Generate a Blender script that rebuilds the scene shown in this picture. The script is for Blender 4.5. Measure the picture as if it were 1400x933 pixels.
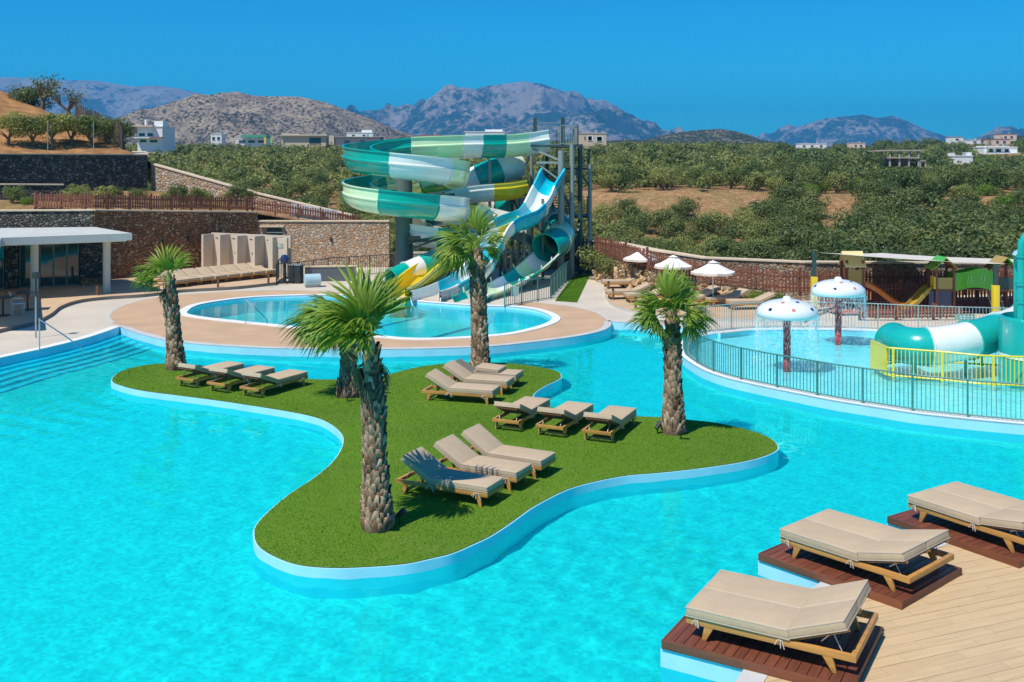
import bpy, bmesh, math, random
import numpy as np
from mathutils import Vector, Matrix, Quaternion
R = math.radians
random.seed(7); np.random.seed(7)
for o in list(bpy.data.objects): bpy.data.objects.remove(o)
S = bpy.context.scene
COL = S.collection
# ------------------------------------------------------------------ camera, sky, sun, exposure
CAM_H, FPX, HOR = 6.5, 1400.0, 220.0
cam = bpy.data.cameras.new("camera"); camo = bpy.data.objects.new("camera", cam); COL.objects.link(camo)
camo.location = (0, 0, CAM_H); camo.rotation_euler = (R(90), 0, 0)
cam.sensor_width = 36; cam.lens = 36 * FPX / 1400; cam.shift_y = -(466.5 - HOR) / 1400
cam.clip_start = 0.1; cam.clip_end = 60000
S.camera = camo
SUN_EL = R(59); TOS = Vector((-0.70, -0.714, 0)).normalized()
w = bpy.data.worlds.new("World"); S.world = w; w.use_nodes = True
nt = w.node_tree; nt.nodes.clear()
sky = nt.nodes.new("ShaderNodeTexSky"); sky.sky_type = 'NISHITA'; sky.sun_disc = False
sky.sun_elevation = SUN_EL; sky.sun_rotation = math.atan2(TOS.x, TOS.y)
sky.altitude = 300; sky.air_density = 1.0; sky.dust_density = 0.0; sky.ozone_density = 4.0
hs = nt.nodes.new("ShaderNodeHueSaturation"); hs.inputs['Saturation'].default_value = 1.25; hs.inputs['Value'].default_value = 1.0
bg = nt.nodes.new("ShaderNodeBackground"); bg.inputs[1].default_value = 0.1
wo = nt.nodes.new("ShaderNodeOutputWorld")
tintn = nt.nodes.new('ShaderNodeMix'); tintn.data_type = 'RGBA'; tintn.blend_type = 'MULTIPLY'; tintn.inputs[0].default_value = 1.0; tintn.inputs[7].default_value = (.10, .96, 1.25, 1)
nt.links.new(sky.outputs[0], hs.inputs['Color']); nt.links.new(hs.outputs[0], tintn.inputs[6]); nt.links.new(tintn.outputs[2], bg.inputs[0]); nt.links.new(bg.outputs[0], wo.inputs[0])
sl = bpy.data.lights.new("sun", 'SUN'); sl.energy = 4.6; sl.angle = R(0.53); sl.color = (1.0, 0.95, 0.86)
so = bpy.data.objects.new("sun", sl); COL.objects.link(so)
sd = Vector((TOS.x * math.cos(SUN_EL), TOS.y * math.cos(SUN_EL), math.sin(SUN_EL)))
so.rotation_euler = (-sd).to_track_quat('-Z', 'Y').to_euler(); so.location = sd * 200
S.view_settings.view_transform = 'Standard'; S.view_settings.look = 'None'
S.view_settings.exposure = 0.14; S.view_settings.gamma = 1.0; S.view_settings.use_curve_mapping = False
S.render.resolution_x = 1024; S.render.resolution_y = 682
S.render.engine = 'CYCLES'
S.cycles.transparent_max_bounces = 24; S.cycles.max_bounces = 8

# ------------------------------------------------------------------ helpers
def P(px, py, z=0.0):                                   # point on the level z that the photograph shows at a pixel
    y = FPX * (CAM_H - z) / (py - HOR); return ((px - 700) * y / FPX, y)
def W(px, py, Y):                                       # point at the distance Y
    return ((px - 700) * Y / FPX, Y, CAM_H - (py - HOR) * Y / FPX)
def tag(o, label=None, cat=None, group=None, kind=None):
    if label: o['label'] = label
    if cat: o['category'] = cat
    if group: o['group'] = group
    if kind: o['kind'] = kind
    return o
def thing(name, label, cat, loc=(0, 0, 0), rz=0.0, group=None):
    o = bpy.data.objects.new(name, None); COL.objects.link(o); o.empty_display_size = 0.2
    o.location = loc; o.rotation_euler = (0, 0, rz); return tag(o, label, cat, group)
def inst(src, parent=None, loc=None, rot=None, name=None, sc=None):
    c = src.copy(); COL.objects.link(c); c.parent = parent
    if name: c.name = name
    if loc is not None: c.location = loc
    if rot is not None: c.rotation_euler = rot
    if sc is not None: c.scale = sc if hasattr(sc, '__len__') else (sc, sc, sc)
    return c
def copy_tree(o, parent=None):
    c = o.copy(); COL.objects.link(c); c.parent = parent
    for ch in list(o.children): copy_tree(ch, c)
    return c
class MB:
    def __init__(s): s.v = []; s.f = []; s.m = []; s.mi = 0
    def add(s, vs, fs):
        b = len(s.v); s.v += [tuple(p) for p in vs]; s.f += [tuple(i + b for i in f) for f in fs]; s.m += [s.mi] * len(fs); return s
    def box(s, c, d, rz=0.0):
        x, y, z = d[0] / 2, d[1] / 2, d[2] / 2; ca, sa = math.cos(rz), math.sin(rz); vs = []
        for k in (-1, 1):
            for (i, j) in ((-1, -1), (1, -1), (1, 1), (-1, 1)):
                a, b = i * x, j * y; vs.append((c[0] + a * ca - b * sa, c[1] + a * sa + b * ca, c[2] + k * z))
        return s.add(vs, [(3, 2, 1, 0), (4, 5, 6, 7), (0, 1, 5, 4), (1, 2, 6, 5), (2, 3, 7, 6), (3, 0, 4, 7)])
    def beam(s, p, q, wd, h, up=(0, 0, 1)):
        p, q = Vector(p), Vector(q); t = (q - p).normalized(); u = Vector(up)
        if abs(t.dot(u)) > .98: u = Vector((1, 0, 0))
        sd_ = t.cross(u).normalized(); u = sd_.cross(t).normalized(); vs = []
        for e in (p, q):
            for (i, j) in ((-1, -1), (1, -1), (1, 1), (-1, 1)): vs.append(e + sd_ * (i * wd / 2) + u * (j * h / 2))
        return s.add(vs, [(0, 1, 2, 3), (7, 6, 5, 4), (0, 4, 5, 1), (1, 5, 6, 2), (2, 6, 7, 3), (3, 7, 4, 0)])
    def tube(s, path, r, n=8, cap=True):
        path = [Vector(p) for p in path]; rr = r if hasattr(r, '__len__') else [r] * len(path)
        vs = []; fs = []; ref = None
        for i, p in enumerate(path):
            t = (path[min(i + 1, len(path) - 1)] - path[max(i - 1, 0)]).normalized()
            if ref is None: ref = Vector((0, 0, 1)) if abs(t.z) < .9 else Vector((1, 0, 0))
            a = t.cross(ref).normalized(); b = a.cross(t).normalized(); ref = b
            for k in range(n):
                th = 2 * math.pi * k / n; vs.append(p + (a * math.cos(th) + b * math.sin(th)) * rr[i])
        for i in range(len(path) - 1):
            for k in range(n):
                k2 = (k + 1) % n; fs.append((i * n + k2, i * n + k, (i + 1) * n + k, (i + 1) * n + k2))
        if cap: fs.append(tuple(range(n))); fs.append(tuple(range((len(path)) * n - 1, (len(path) - 1) * n - 1, -1)))
        return s.add(vs, fs)
    def lathe(s, prof, n=24, c=(0, 0, 0)):
        vs = []; fs = []
        for (r, z) in prof:
            for k in range(n):
                th = 2 * math.pi * k / n; vs.append((c[0] + r * math.cos(th), c[1] + r * math.sin(th), c[2] + z))
        for i in range(len(prof) - 1):
            for k in range(n):
                k2 = (k + 1) % n; fs.append((i * n + k, i * n + k2, (i + 1) * n + k2, (i + 1) * n + k))
        return s.add(vs, fs)
    def quad(s, a, b, c, d): return s.add([a, b, c, d], [(0, 1, 2, 3)])
    def prism(s, poly, z0, z1):                           # ccw polygon
        n = len(poly); vs = [(p[0], p[1], z0) for p in poly] + [(p[0], p[1], z1) for p in poly]
        fs = [tuple(range(n - 1, -1, -1)), tuple(range(n, 2 * n))] + [(i, (i + 1) % n, n + (i + 1) % n, n + i) for i in range(n)]
        return s.add(vs, fs)
    def build(s, name, mats, parent=None, origin=None, smooth=False, loc=None, rz=0.0, bevel=0.0):
        me = bpy.data.meshes.new(name)
        vs = s.v if origin is None else [(a - origin[0], b - origin[1], c - origin[2]) for a, b, c in s.v]
        me.from_pydata(vs, [], s.f)
        mats = mats if isinstance(mats, (list, tuple)) else [mats]
        for m in mats: me.materials.append(m)
        if len(mats) > 1: me.polygons.foreach_set('material_index', s.m)
        if bevel > 0:
            bm = bmesh.new(); bm.from_mesh(me)
            bmesh.ops.bevel(bm, geom=list(bm.edges), offset=bevel, segments=2, affect='EDGES', profile=.6, clamp_overlap=True)
            bm.to_mesh(me); bm.free(); smooth = True
        if smooth:
            me.polygons.foreach_set('use_smooth', [True] * len(me.polygons))
            try: me.set_sharp_from_angle(angle=R(38))
            except Exception: pass
        me.update()
        o = bpy.data.objects.new(name, me); COL.objects.link(o)
        if parent is not None: o.parent = parent
        if loc is not None: o.location = loc
        elif origin is not None and parent is None: o.location = origin
        if rz: o.rotation_euler = (0, 0, rz)
        return o
def np_mesh(name, V, F, mat, parent=None, smooth=False, attr=None):
    """V (n,3) float array, F (m,k) int array"""
    me = bpy.data.meshes.new(name); V = np.asarray(V, np.float32); F = np.asarray(F, np.int32); k = F.shape[1]
    me.vertices.add(len(V)); me.vertices.foreach_set('co', V.ravel())
    me.loops.add(F.size); me.loops.foreach_set('vertex_index', F.ravel())
    me.polygons.add(len(F)); me.polygons.foreach_set('loop_start', np.arange(0, F.size, k, dtype=np.int32))
    if smooth: me.polygons.foreach_set('use_smooth', np.ones(len(F), bool))
    if attr is not None:
        a = me.attributes.new('tint', 'FLOAT', 'FACE'); a.data.foreach_set('value', np.asarray(attr, np.float32))
    me.update(calc_edges=True); me.validate(); me.materials.append(mat)
    o = bpy.data.objects.new(name, me); COL.objects.link(o); o.parent = parent; return o
def catmull(pts, n=8, closed=False):
    p = [np.array(q, float) for q in pts]; out = []; N = len(p)
    rng = range(N) if closed else range(N - 1)
    for i in rng:
        if closed: a, b, c, d = p[i - 1], p[i], p[(i + 1) % N], p[(i + 2) % N]
        else: a, b, c, d = p[max(i - 1, 0)], p[i], p[i + 1], p[min(i + 2, N - 1)]
        for k in range(n):
            t = k / n
            out.append(tuple(.5 * ((2 * b) + (c - a) * t + (2 * a - 5 * b + 4 * c - d) * t * t + (3 * b - a - 3 * c + d) * t ** 3)))
    if not closed: out.append(tuple(p[-1]))
    return out
def offs(loop, d, closed=True):                          # positive d = to the left of the direction of travel
    out = []; n = len(loop)
    for i in range(n):
        if closed: a, b = loop[i - 1], loop[(i + 1) % n]
        else: a, b = loop[max(i - 1, 0)], loop[min(i + 1, n - 1)]
        tx, ty = b[0] - a[0], b[1] - a[1]; l = math.hypot(tx, ty) or 1
        out.append((loop[i][0] - ty / l * d, loop[i][1] + tx / l * d))
    return out
def area(l): return .5 * sum(l[i - 1][0] * l[i][1] - l[i][0] * l[i - 1][1] for i in range(len(l)))
def inside(loop, x, y):
    x = np.asarray(x); y = np.asarray(y); r = np.zeros(x.shape, bool); n = len(loop)
    for i in range(n):
        x1, y1 = loop[i - 1]; x2, y2 = loop[i]
        if y1 == y2: continue
        c = ((y1 > y) != (y2 > y)) & (x < (x2 - x1) * (y - y1) / (y2 - y1) + x1); r ^= c
    return r
def sheet(name, outer, z, mat, holes=(), parent=None, structure=True):
    bm = bmesh.new(); es = []
    for lp in [outer] + list(holes):
        vs = [bm.verts.new((q[0], q[1], z)) for q in lp]
        for i in range(len(vs)): es.append(bm.edges.new((vs[i - 1], vs[i])))
    bmesh.ops.triangle_fill(bm, use_beauty=True, use_dissolve=False, edges=es)
    bm.normal_update()
    for f in bm.faces:
        if f.normal.z < 0: f.normal_flip()
    me = bpy.data.meshes.new(name); bm.to_mesh(me); bm.free(); me.materials.append(mat)
    o = bpy.data.objects.new(name, me); COL.objects.link(o); o.parent = parent
    if structure and parent is None: o['kind'] = 'structure'
    return o
def skirt(name, loop, z0, z1, mat, closed=True, parent=None, structure=True):
    n = len(loop); m = MB(); vs = [(q[0], q[1], z0) for q in loop] + [(q[0], q[1], z1) for q in loop]
    fs = [(i, (i + 1) % n, n + (i + 1) % n, n + i) for i in range(n if closed else n - 1)]
    m.add(vs, fs); o = m.build(name, mat, parent, smooth=True)
    if structure and parent is None: o['kind'] = 'structure'
    return o
def strip(name, la, lb, z, mat, closed=True, parent=None, structure=True, thick=0.0):
    n = len(la); m = MB()
    m.add([(q[0], q[1], z) for q in la] + [(q[0], q[1], z) for q in lb], [(i, (i + 1) % n, n + (i + 1) % n, n + i) for i in range(n if closed else n - 1)])
    if thick:
        for l in (la, lb):
            m.add([(q[0], q[1], z) for q in l] + [(q[0], q[1], z - thick) for q in l], [(i, (i + 1) % n, n + (i + 1) % n, n + i) for i in range(n if closed else n - 1)])
    o = m.build(name, mat, parent)
    if structure and parent is None: o['kind'] = 'structure'
    return o
def interp(x, xs, ys): return float(np.interp(x, xs, ys))
def resample(path, step):
    p = np.array(path, float); d = np.r_[0, np.cumsum(np.linalg.norm(np.diff(p, axis=0), axis=1))]
    n = max(1, int(round(d[-1] / step))); t = np.linspace(0, d[-1], n + 1)
    return np.stack([np.interp(t, d, p[:, k]) for k in range(p.shape[1])], 1)

# ------------------------------------------------------------------ materials
class NT:
    def __init__(s, name):
        s.m = bpy.data.materials.new(name); s.m.use_nodes = True; s.t = s.m.node_tree; s.n = s.t.nodes; s.l = s.t.links
        s.b = s.n['Principled BSDF']; s.out = s.n['Material Output']
    def new(s, ty, **kw):
        x = s.n.new(ty)
        for k, v in kw.items(): setattr(x, k, v)
        return x
    def link(s, a, b): s.l.new(a, b)
    def coord(s, which='Object', scale=(1, 1, 1), rot=(0, 0, 0)):
        if which == 'World': src = s.new('ShaderNodeNewGeometry').outputs['Position']
        else: src = s.new('ShaderNodeTexCoord').outputs[which]
        mp = s.new('ShaderNodeMapping'); mp.inputs['Scale'].default_value = scale; mp.inputs['Rotation'].default_value = rot
        s.link(src, mp.inputs[0]); return mp.outputs[0]
    def noise(s, co, scale, detail=4, rough=.55):
        x = s.new('ShaderNodeTexNoise'); x.inputs['Scale'].default_value = scale; x.inputs['Detail'].default_value = detail
        x.inputs['Roughness'].default_value = rough; s.link(co, x.inputs['Vector']); return x
    def voro(s, co, scale, feature='F1', rnd=1.0):
        x = s.new('ShaderNodeTexVoronoi', feature=feature); x.inputs['Scale'].default_value = scale; x.inputs['Randomness'].default_value = rnd
        s.link(co, x.inputs['Vector']); return x
    def ramp(s, fac, stops, interp='LINEAR'):
        x = s.new('ShaderNodeValToRGB'); cr = x.color_ramp; cr.interpolation = interp
        while len(cr.elements) < len(stops): cr.elements.new(.5)
        for e, (p, c) in zip(cr.elements, stops): e.position = p; e.color = (*c, 1) if len(c) == 3 else c
        s.link(fac, x.inputs[0]); return x.outputs[0]
    def mix(s, fac, a, b, blend='MIX'):
        x = s.new('ShaderNodeMix', data_type='RGBA', blend_type=blend)
        for sock, v in ((x.inputs[0], fac), (x.inputs[6], a), (x.inputs[7], b)):
            if isinstance(v, (int, float)): sock.default_value = v
            elif isinstance(v, (tuple, list)): sock.default_value = (*v, 1) if len(v) == 3 else v
            else: s.link(v, sock)
        return x.outputs[2]
    def math(s, op, a, b=0.0, clamp=False):
        x = s.new('ShaderNodeMath', operation=op); x.use_clamp = clamp
        for sock, v in ((x.inputs[0], a), (x.inputs[1], b)):
            if isinstance(v, (int, float)): sock.default_value = v
            else: s.link(v, sock)
        return x.outputs[0]
    def bump(s, h, strength=.3, dist=.05, normal=None):
        x = s.new('ShaderNodeBump'); x.inputs['Strength'].default_value = strength; x.inputs['Distance'].default_value = dist
        s.link(h, x.inputs['Height'])
        if normal is not None: s.link(normal, x.inputs['Normal'])
        return x.outputs[0]
    def rand(s): return s.new('ShaderNodeObjectInfo').outputs['Random']
    def setc(s, c): s.link(c, s.b.inputs['Base Color'])
def sc(c, k): return tuple(min(1, max(0, x * k)) for x in c)
def M(name, c, rough=.6, var=.15, scale=3.0, bump=0.0, bscale=30.0, metal=0.0, coat=0.0, stretch=(1, 1, 1), rnd=0.0, spec=.5, dirt=0.0):
    """plain surface with mottled tone, fine relief, optional tone change from piece to piece"""
    n = NT(name); co = n.coord('Object', stretch)
    f = n.noise(co, scale, 6).outputs['Fac']
    col = n.ramp(f, [(.25, sc(c, 1 - var)), (.75, sc(c, 1 + var))])
    if rnd:
        k = n.math('ADD', n.math('MULTIPLY', n.rand(), 2 * rnd), 1 - rnd)
        g = n.new('ShaderNodeCombineColor')
        for i in range(3): n.link(k, g.inputs[i])
        col = n.mix(1.0, col, g.outputs[0], 'MULTIPLY')
    if dirt:
        d = n.ramp(n.noise(n.coord('World'), .9, 6, .7).outputs['Fac'], [(.45, (0, 0, 0)), (.75, (1, 1, 1))])
        col = n.mix(n.math('MULTIPLY', d, dirt), col, sc(c, .45))
    n.setc(col)
    rr = n.new('ShaderNodeMapRange'); rr.inputs[3].default_value = max(.02, rough - .08); rr.inputs[4].default_value = min(1, rough + .08)
    n.link(f, rr.inputs[0]); n.link(rr.outputs[0], n.b.inputs['Roughness'])
    n.b.inputs['Metallic'].default_value = metal; n.b.inputs['Coat Weight'].default_value = coat; n.b.inputs['Coat Roughness'].default_value = .12
    n.b.inputs['Specular IOR Level'].default_value = spec
    if bump: n.link(n.bump(n.noise(co, bscale, 4).outputs['Fac'], bump, .02), n.b.inputs['Normal'])
    return n.m
def stone_mat(name, cols, mortar, scale=5.2, bump=.9, squash=1.35, mw=.035):
    n = NT(name); co0 = n.coord('World', (1, 1, squash))
    wob = n.noise(co0, 2.2, 3); add = n.new('ShaderNodeVectorMath', operation='MULTIPLY_ADD')
    add.inputs[1].default_value = (.18, .18, .18); n.link(wob.outputs['Color'], add.inputs[0]); n.link(co0, add.inputs[2]); co = add.outputs[0]
    v = n.voro(co, scale); e = n.voro(co, scale, 'DISTANCE_TO_EDGE')
    sep = n.new('ShaderNodeSeparateColor'); n.link(v.outputs['Color'], sep.inputs[0])
    k = len(cols); c = n.ramp(sep.outputs[0], [(i / k, q) for i, q in enumerate(cols)], 'CONSTANT')
    fine = n.noise(co, 14, 6, .7).outputs['Fac']
    c = n.mix(.55, c, n.ramp(fine, [(.3, (.35, .35, .35)), (.7, (1.0, 1.0, 1.0))]), 'MULTIPLY')
    big = n.noise(co, .35, 3).outputs['Fac']; c = n.mix(.35, c, n.ramp(big, [(.35, (.6, .55, .5)), (.65, (1, 1, 1))]), 'MULTIPLY')
    m = n.ramp(e.outputs['Distance'], [(0, (0, 0, 0)), (mw, (0, 0, 0)), (mw * 2.2, (1, 1, 1))])
    n.setc(n.mix(m, mortar, c)); n.b.inputs['Roughness'].default_value = .9; n.b.inputs['Specular IOR Level'].default_value = .25
    h = n.math('ADD', n.math('MULTIPLY', n.ramp(e.outputs['Distance'], [(0, (0, 0, 0)), (.2, (1, 1, 1))]), .8), n.math('MULTIPLY', fine, .35))
    h = n.math('ADD', h, n.math('MULTIPLY', sep.outputs[1], .5))
    n.link(n.bump(h, bump, .12), n.b.inputs['Normal']); return n.m
def wood_mat(name, c, rough=.5, var=.35, axis=0, rnd=.12, coat=0.0, grain=1.0):
    n = NT(name); s_ = [9 * grain, 9 * grain, 9 * grain]; s_[axis] = .7 * grain
    oi = n.new('ShaderNodeObjectInfo'); tc = n.new('ShaderNodeTexCoord'); ad = n.new('ShaderNodeVectorMath', operation='ADD')
    sm = n.new('ShaderNodeVectorMath', operation='SCALE'); sm.inputs['Scale'].default_value = 37.0
    cx = n.new('ShaderNodeCombineXYZ'); n.link(oi.outputs['Random'], cx.inputs[0]); n.link(oi.outputs['Random'], cx.inputs[1]); n.link(cx.outputs[0], sm.inputs[0])
    n.link(tc.outputs['Object'], ad.inputs[0]); n.link(sm.outputs[0], ad.inputs[1])
    mp = n.new('ShaderNodeMapping'); mp.inputs['Scale'].default_value = s_; n.link(ad.outputs[0], mp.inputs[0]); co = mp.outputs[0]
    f = n.noise(co, 2.2, 8, .65).outputs['Fac']
    col = n.ramp(f, [(.28, sc(c, 1 - var)), (.5, c), (.75, sc(c, 1 + var * .8))])
    k = n.math('ADD', n.math('MULTIPLY', oi.outputs['Random'], 2 * rnd), 1 - rnd); g = n.new('ShaderNodeCombineColor')
    for i in range(3): n.link(k, g.inputs[i])
    n.setc(n.mix(1.0, col, g.outputs[0], 'MULTIPLY')); n.b.inputs['Roughness'].default_value = rough; n.b.inputs['Coat Weight'].default_value = coat
    n.link(n.bump(f, .25, .01), n.b.inputs['Normal']); return n.m
def leaf_mat(name, c1, c2, rough=.5, trans=.25, rnd=.25, hue=.0):
    n = NT(name); oi = n.rand(); geo = n.new('ShaderNodeNewGeometry')
    at = n.new('ShaderNodeAttribute', attribute_name='tint')
    base = n.ramp(at.outputs['Fac'], [(0, c1), (1, c2)])
    k = n.math('ADD', n.math('MULTIPLY', oi, 2 * rnd), 1 - rnd); g = n.new('ShaderNodeCombineColor')
    n.link(n.math('MULTIPLY', k, n.math('ADD', n.math('MULTIPLY', oi, .3), .85)), g.inputs[0]); n.link(k, g.inputs[1]); n.link(k, g.inputs[2])
    col = n.mix(1.0, base, g.outputs[0], 'MULTIPLY'); n.setc(col); n.b.inputs['Roughness'].default_value = rough; n.b.inputs['Specular IOR Level'].default_value = .3
    tr = n.new('ShaderNodeBsdfTranslucent'); n.link(n.mix(1.0, col, (1.0, 1.0, .55), 'MULTIPLY'), tr.inputs[0])
    mx = n.new('ShaderNodeMixShader'); mx.inputs[0].default_value = trans; n.link(n.b.outputs[0], mx.inputs[1]); n.link(tr.outputs[0], mx.inputs[2]); n.link(mx.outputs[0], n.out.inputs[0])
    return n.m
def water_mat(name, tint, bump=.12, s1=1.1, s2=4.5, rough=.02):
    n = NT(name); co = n.coord('World')
    a = n.noise(co, s1, 3, .5).outputs['Fac']; b = n.noise(n.coord('World', (1, 1.6, 1), (0, 0, .5)), s2, 3, .6).outputs['Fac']
    nrm = n.bump(n.math('ADD', n.math('MULTIPLY', a, .7), n.math('MULTIPLY', b, .3)), bump, .25)
    tr = n.new('ShaderNodeBsdfTransparent'); tr.inputs[0].default_value = (*tint, 1)
    gl = n.new('ShaderNodeBsdfGlossy'); gl.inputs['Roughness'].default_value = rough; n.link(nrm, gl.inputs['Normal'])
    fr = n.new('ShaderNodeFresnel'); fr.inputs[0].default_value = 1.33; n.link(nrm, fr.inputs['Normal'])
    mx = n.new('ShaderNodeMixShader'); n.link(fr.outputs[0], mx.inputs[0]); n.link(tr.outputs[0], mx.inputs[1]); n.link(gl.outputs[0], mx.inputs[2])
    n.link(mx.outputs[0], n.out.inputs[0]); n.n.remove(n.b); return n.m
def mosaic_mat(name, c, var=.1, scale=18.0):
    n = NT(name); co = n.coord('World')
    v = n.voro(co, scale, rnd=.25); sep = n.new('ShaderNodeSeparateColor'); n.link(v.outputs['Color'], sep.inputs[0])
    a = n.ramp(sep.outputs[0], [(0, sc(c, 1 - var)), (1, sc(c, 1 + var))])
    b = n.ramp(n.noise(co, 1.3, 4).outputs['Fac'], [(.3, (.88, .9, .92)), (.7, (1, 1, 1))])
    n.setc(n.mix(1.0, a, b, 'MULTIPLY')); n.b.inputs['Roughness'].default_value = .35; return n.m

m_concrete = M('concrete', (.60, .52, .41), .85, .10, .6, .15, 25, dirt=.12)
m_tan = M('tan_deck', (.55, .36, .21), .8, .12, .8, .15, 40, dirt=.08)
m_tan2 = M('tan_terrace', (.58, .40, .24), .85, .12, .9, .15, 40)
m_coping = M('coping_grey', (.55, .54, .50), .7, .1, 2, .1)
m_whitecop = M('coping_white', (.80, .80, .78), .6, .06, 2)
m_poolblue = M('pool_paint', (.42, .76, .88), .55, .08, 1.5, dirt=.12)
m_floor = mosaic_mat('pool_floor', (.33, .84, .77), .12, 14)
m_floor2 = mosaic_mat('pool_floor_pale', (.84, .93, .95), .12, 9)
m_line = M('pool_line', (.05, .22, .36), .5, .1)
m_water2 = water_mat('water_slide_pool', (.22, .84, .92), .05)
m_water3 = water_mat('water_kids', (.44, .95, 1.0), .22, 2.5, 8)
def turf():
    n = NT('turf'); co = n.coord('World')
    a = n.noise(co, .35, 3).outputs['Fac']; b = n.noise(co, 40, 4, .7).outputs['Fac']
    c = n.mix(.6, n.ramp(a, [(.3, (.085, .195, .010)), (.7, (.145, .285, .018))]), n.ramp(b, [(.3, (.058, .135, .008)), (.7, (.20, .33, .030))]))
    dr = n.ramp(n.noise(co, .8, 6, .65).outputs['Fac'], [(.55, (0, 0, 0)), (.75, (1, 1, 1))]); c = n.mix(n.math('MULTIPLY', dr, .35), c, (.26, .27, .07))
    n.setc(c); n.b.inputs['Roughness'].default_value = .8; n.b.inputs['Specular IOR Level'].default_value = .15
    n.link(n.bump(b, .8, .03), n.b.inputs['Normal']); return n.m
m_turf = turf()
m_blade = leaf_mat('turf_blade', (.095, .22, .012), (.21, .39, .03), .6, .3, .0)
m_soil = None
def soil():
    n = NT('soil'); co = n.coord('World')
    a = n.noise(co, .05, 6, .6).outputs['Fac']; b = n.noise(co, 1.6, 6, .7).outputs['Fac']
    c = n.ramp(b, [(.3, (.20, .10, .045)), (.5, (.36, .20, .09)), (.72, (.50, .34, .18))])
    g = n.ramp(n.noise(co, .25, 6, .65).outputs['Fac'], [(.42, (0, 0, 0)), (.6, (1, 1, 1))])
    c = n.mix(n.math('MULTIPLY', g, .6), c, n.ramp(a, [(.35, (.13, .12, .04)), (.65, (.26, .20, .08))]))
    v = n.voro(co, 1.1); st = n.ramp(v.outputs['Distance'], [(.10, (1, 1, 1)), (.2, (0, 0, 0))]); c = n.mix(n.math('MULTIPLY', st, .55), c, (.55, .47, .36))
    n.setc(c); n.b.inputs['Roughness'].default_value = .95; n.b.inputs['Specular IOR Level'].default_value = .1
    n.link(n.bump(b, .8, .3), n.b.inputs['Normal']); return n.m
m_soil = soil()
m_stone_warm = stone_mat('stone_warm', [(.44, .27, .15), (.52, .40, .28), (.40, .20, .10), (.58, .48, .36), (.36, .28, .20), (.50, .32, .17), (.46, .36, .26)], (.42, .33, .23))
m_stone_red = stone_mat('stone_red', [(.60, .29, .14), (.46, .21, .10), (.68, .36, .18), (.34, .17, .09), (.76, .49, .26), (.52, .24, .11)], (.22, .12, .06))
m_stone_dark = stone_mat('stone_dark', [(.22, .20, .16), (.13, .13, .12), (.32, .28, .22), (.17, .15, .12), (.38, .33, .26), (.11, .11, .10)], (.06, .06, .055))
m_stone_pale = stone_mat('stone_pale', [(.70, .53, .38), (.62, .35, .19), (.76, .64, .50), (.66, .45, .29), (.70, .40, .23), (.54, .43, .34), (.78, .57, .40)], (.60, .47, .34), 4.6)
m_rough_stone = stone_mat('stone_rough', [(.50, .32, .16), (.58, .42, .24), (.42, .24, .11), (.62, .50, .34), (.48, .30, .14)], (.24, .14, .07), 3.0, 1.0, 1.6, .03)
m_stonecap = M('stone_cap', (.68, .53, .36), .85, .2, 4, .3)
m_wood = wood_mat('teak', (.50, .245, .06), .45, .35, 0, .12, .1)
m_wood_dark = wood_mat('teak_dark', (.16, .07, .03), .5, .3, 0, .12)
m_platform = wood_mat('platform_wood', (.165, .050, .024), .5, .4, 1, .22)
m_platform_x = wood_mat('platform_fascia', (.19, .06, .026), .45, .4, 0, .15)
m_plank = wood_mat('plank_tile', (.61, .435, .235), .55, .15, 0, .035, 0, .8)
m_grout = M('grout', (.47, .34, .19), .9)
m_cushion = M('cushion', (.52, .395, .255), .9, .06, 4, .40, 11, rnd=.03, spec=.2)
m_piping = M('piping', (.56, .46, .35), .9, .05)
m_cord = M('cord', (.62, .56, .47), .9, .05)
m_mesh = M('sling_mesh', (.20, .18, .13), .8, .1)
m_dark = M('dark_metal', (.03, .035, .035), .45, .2)
m_darkgreen = M('tower_dark', (.035, .075, .07), .5, .2)
m_steel = M('steel_grey', (.30, .33, .30), .45, .12, 3, .0, metal=.2)
m_galv = M('galvanised', (.42, .44, .42), .45, .12, 5, 0, metal=.5)
m_pillar = M('pillar_green', (.105, .145, .125), .5, .15, 1.5, dirt=.2)
m_chrome = M('stainless', (.62, .62, .60), .25, .05, metal=.9)
m_fence = wood_mat('fence_wood', (.23, .078, .042), .7, .4, 2, .25)
m_teal_rail = M('teal_rail', (.065, .24, .20), .45, .12)
m_rail_grey = M('rail_grey', (.30, .37, .33), .45, .12)
G = .28
def fiberglass(name, c): return M(name, c, .26, .05, 1.2, coat=.5, dirt=.03)
m_teal = fiberglass('fg_teal', (.0, .39, .30)); m_lgreen = fiberglass('fg_lightgreen', (.68, .87, .52)); m_fwhite = fiberglass('fg_white', (.88, .87, .80))
m_yellow = fiberglass('fg_yellow', (.85, .62, .01)); m_cyan = fiberglass('fg_cyan', (.0, .52, .66)); m_pyellow = fiberglass('paint_yellow', (.85, .60, .02))
m_kteal = fiberglass('kids_teal', (.01, .42, .36)); m_red = fiberglass('paint_red', (.55, .03, .03)); m_orange = fiberglass('paint_orange', (.80, .22, .02))
m_green = fiberglass('paint_green', (.10, .46, .02)); m_capwhite = fiberglass('cap_white', (.82, .83, .80)); m_navy = fiberglass('paint_navy', (.02, .04, .12))
m_pink = fiberglass('paint_pink', (.75, .25, .2)); m_mustard = fiberglass('paint_mustard', (.45, .30, .04)); m_redorange = M('red_plastic', (.72, .07, .03), .5)
m_white = M('white_paint', (.80, .79, .75), .7, .06, 1.5, dirt=.08)
m_cream = M('cream_render', (.62, .52, .40), .85, .07, .8, .1, 30, dirt=.06)
m_canopy = M('canopy_paint', (.56, .56, .50), .75, .06, .8, dirt=.08)
m_column = M('column_paint', (.62, .56, .47), .8, .05)
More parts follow.
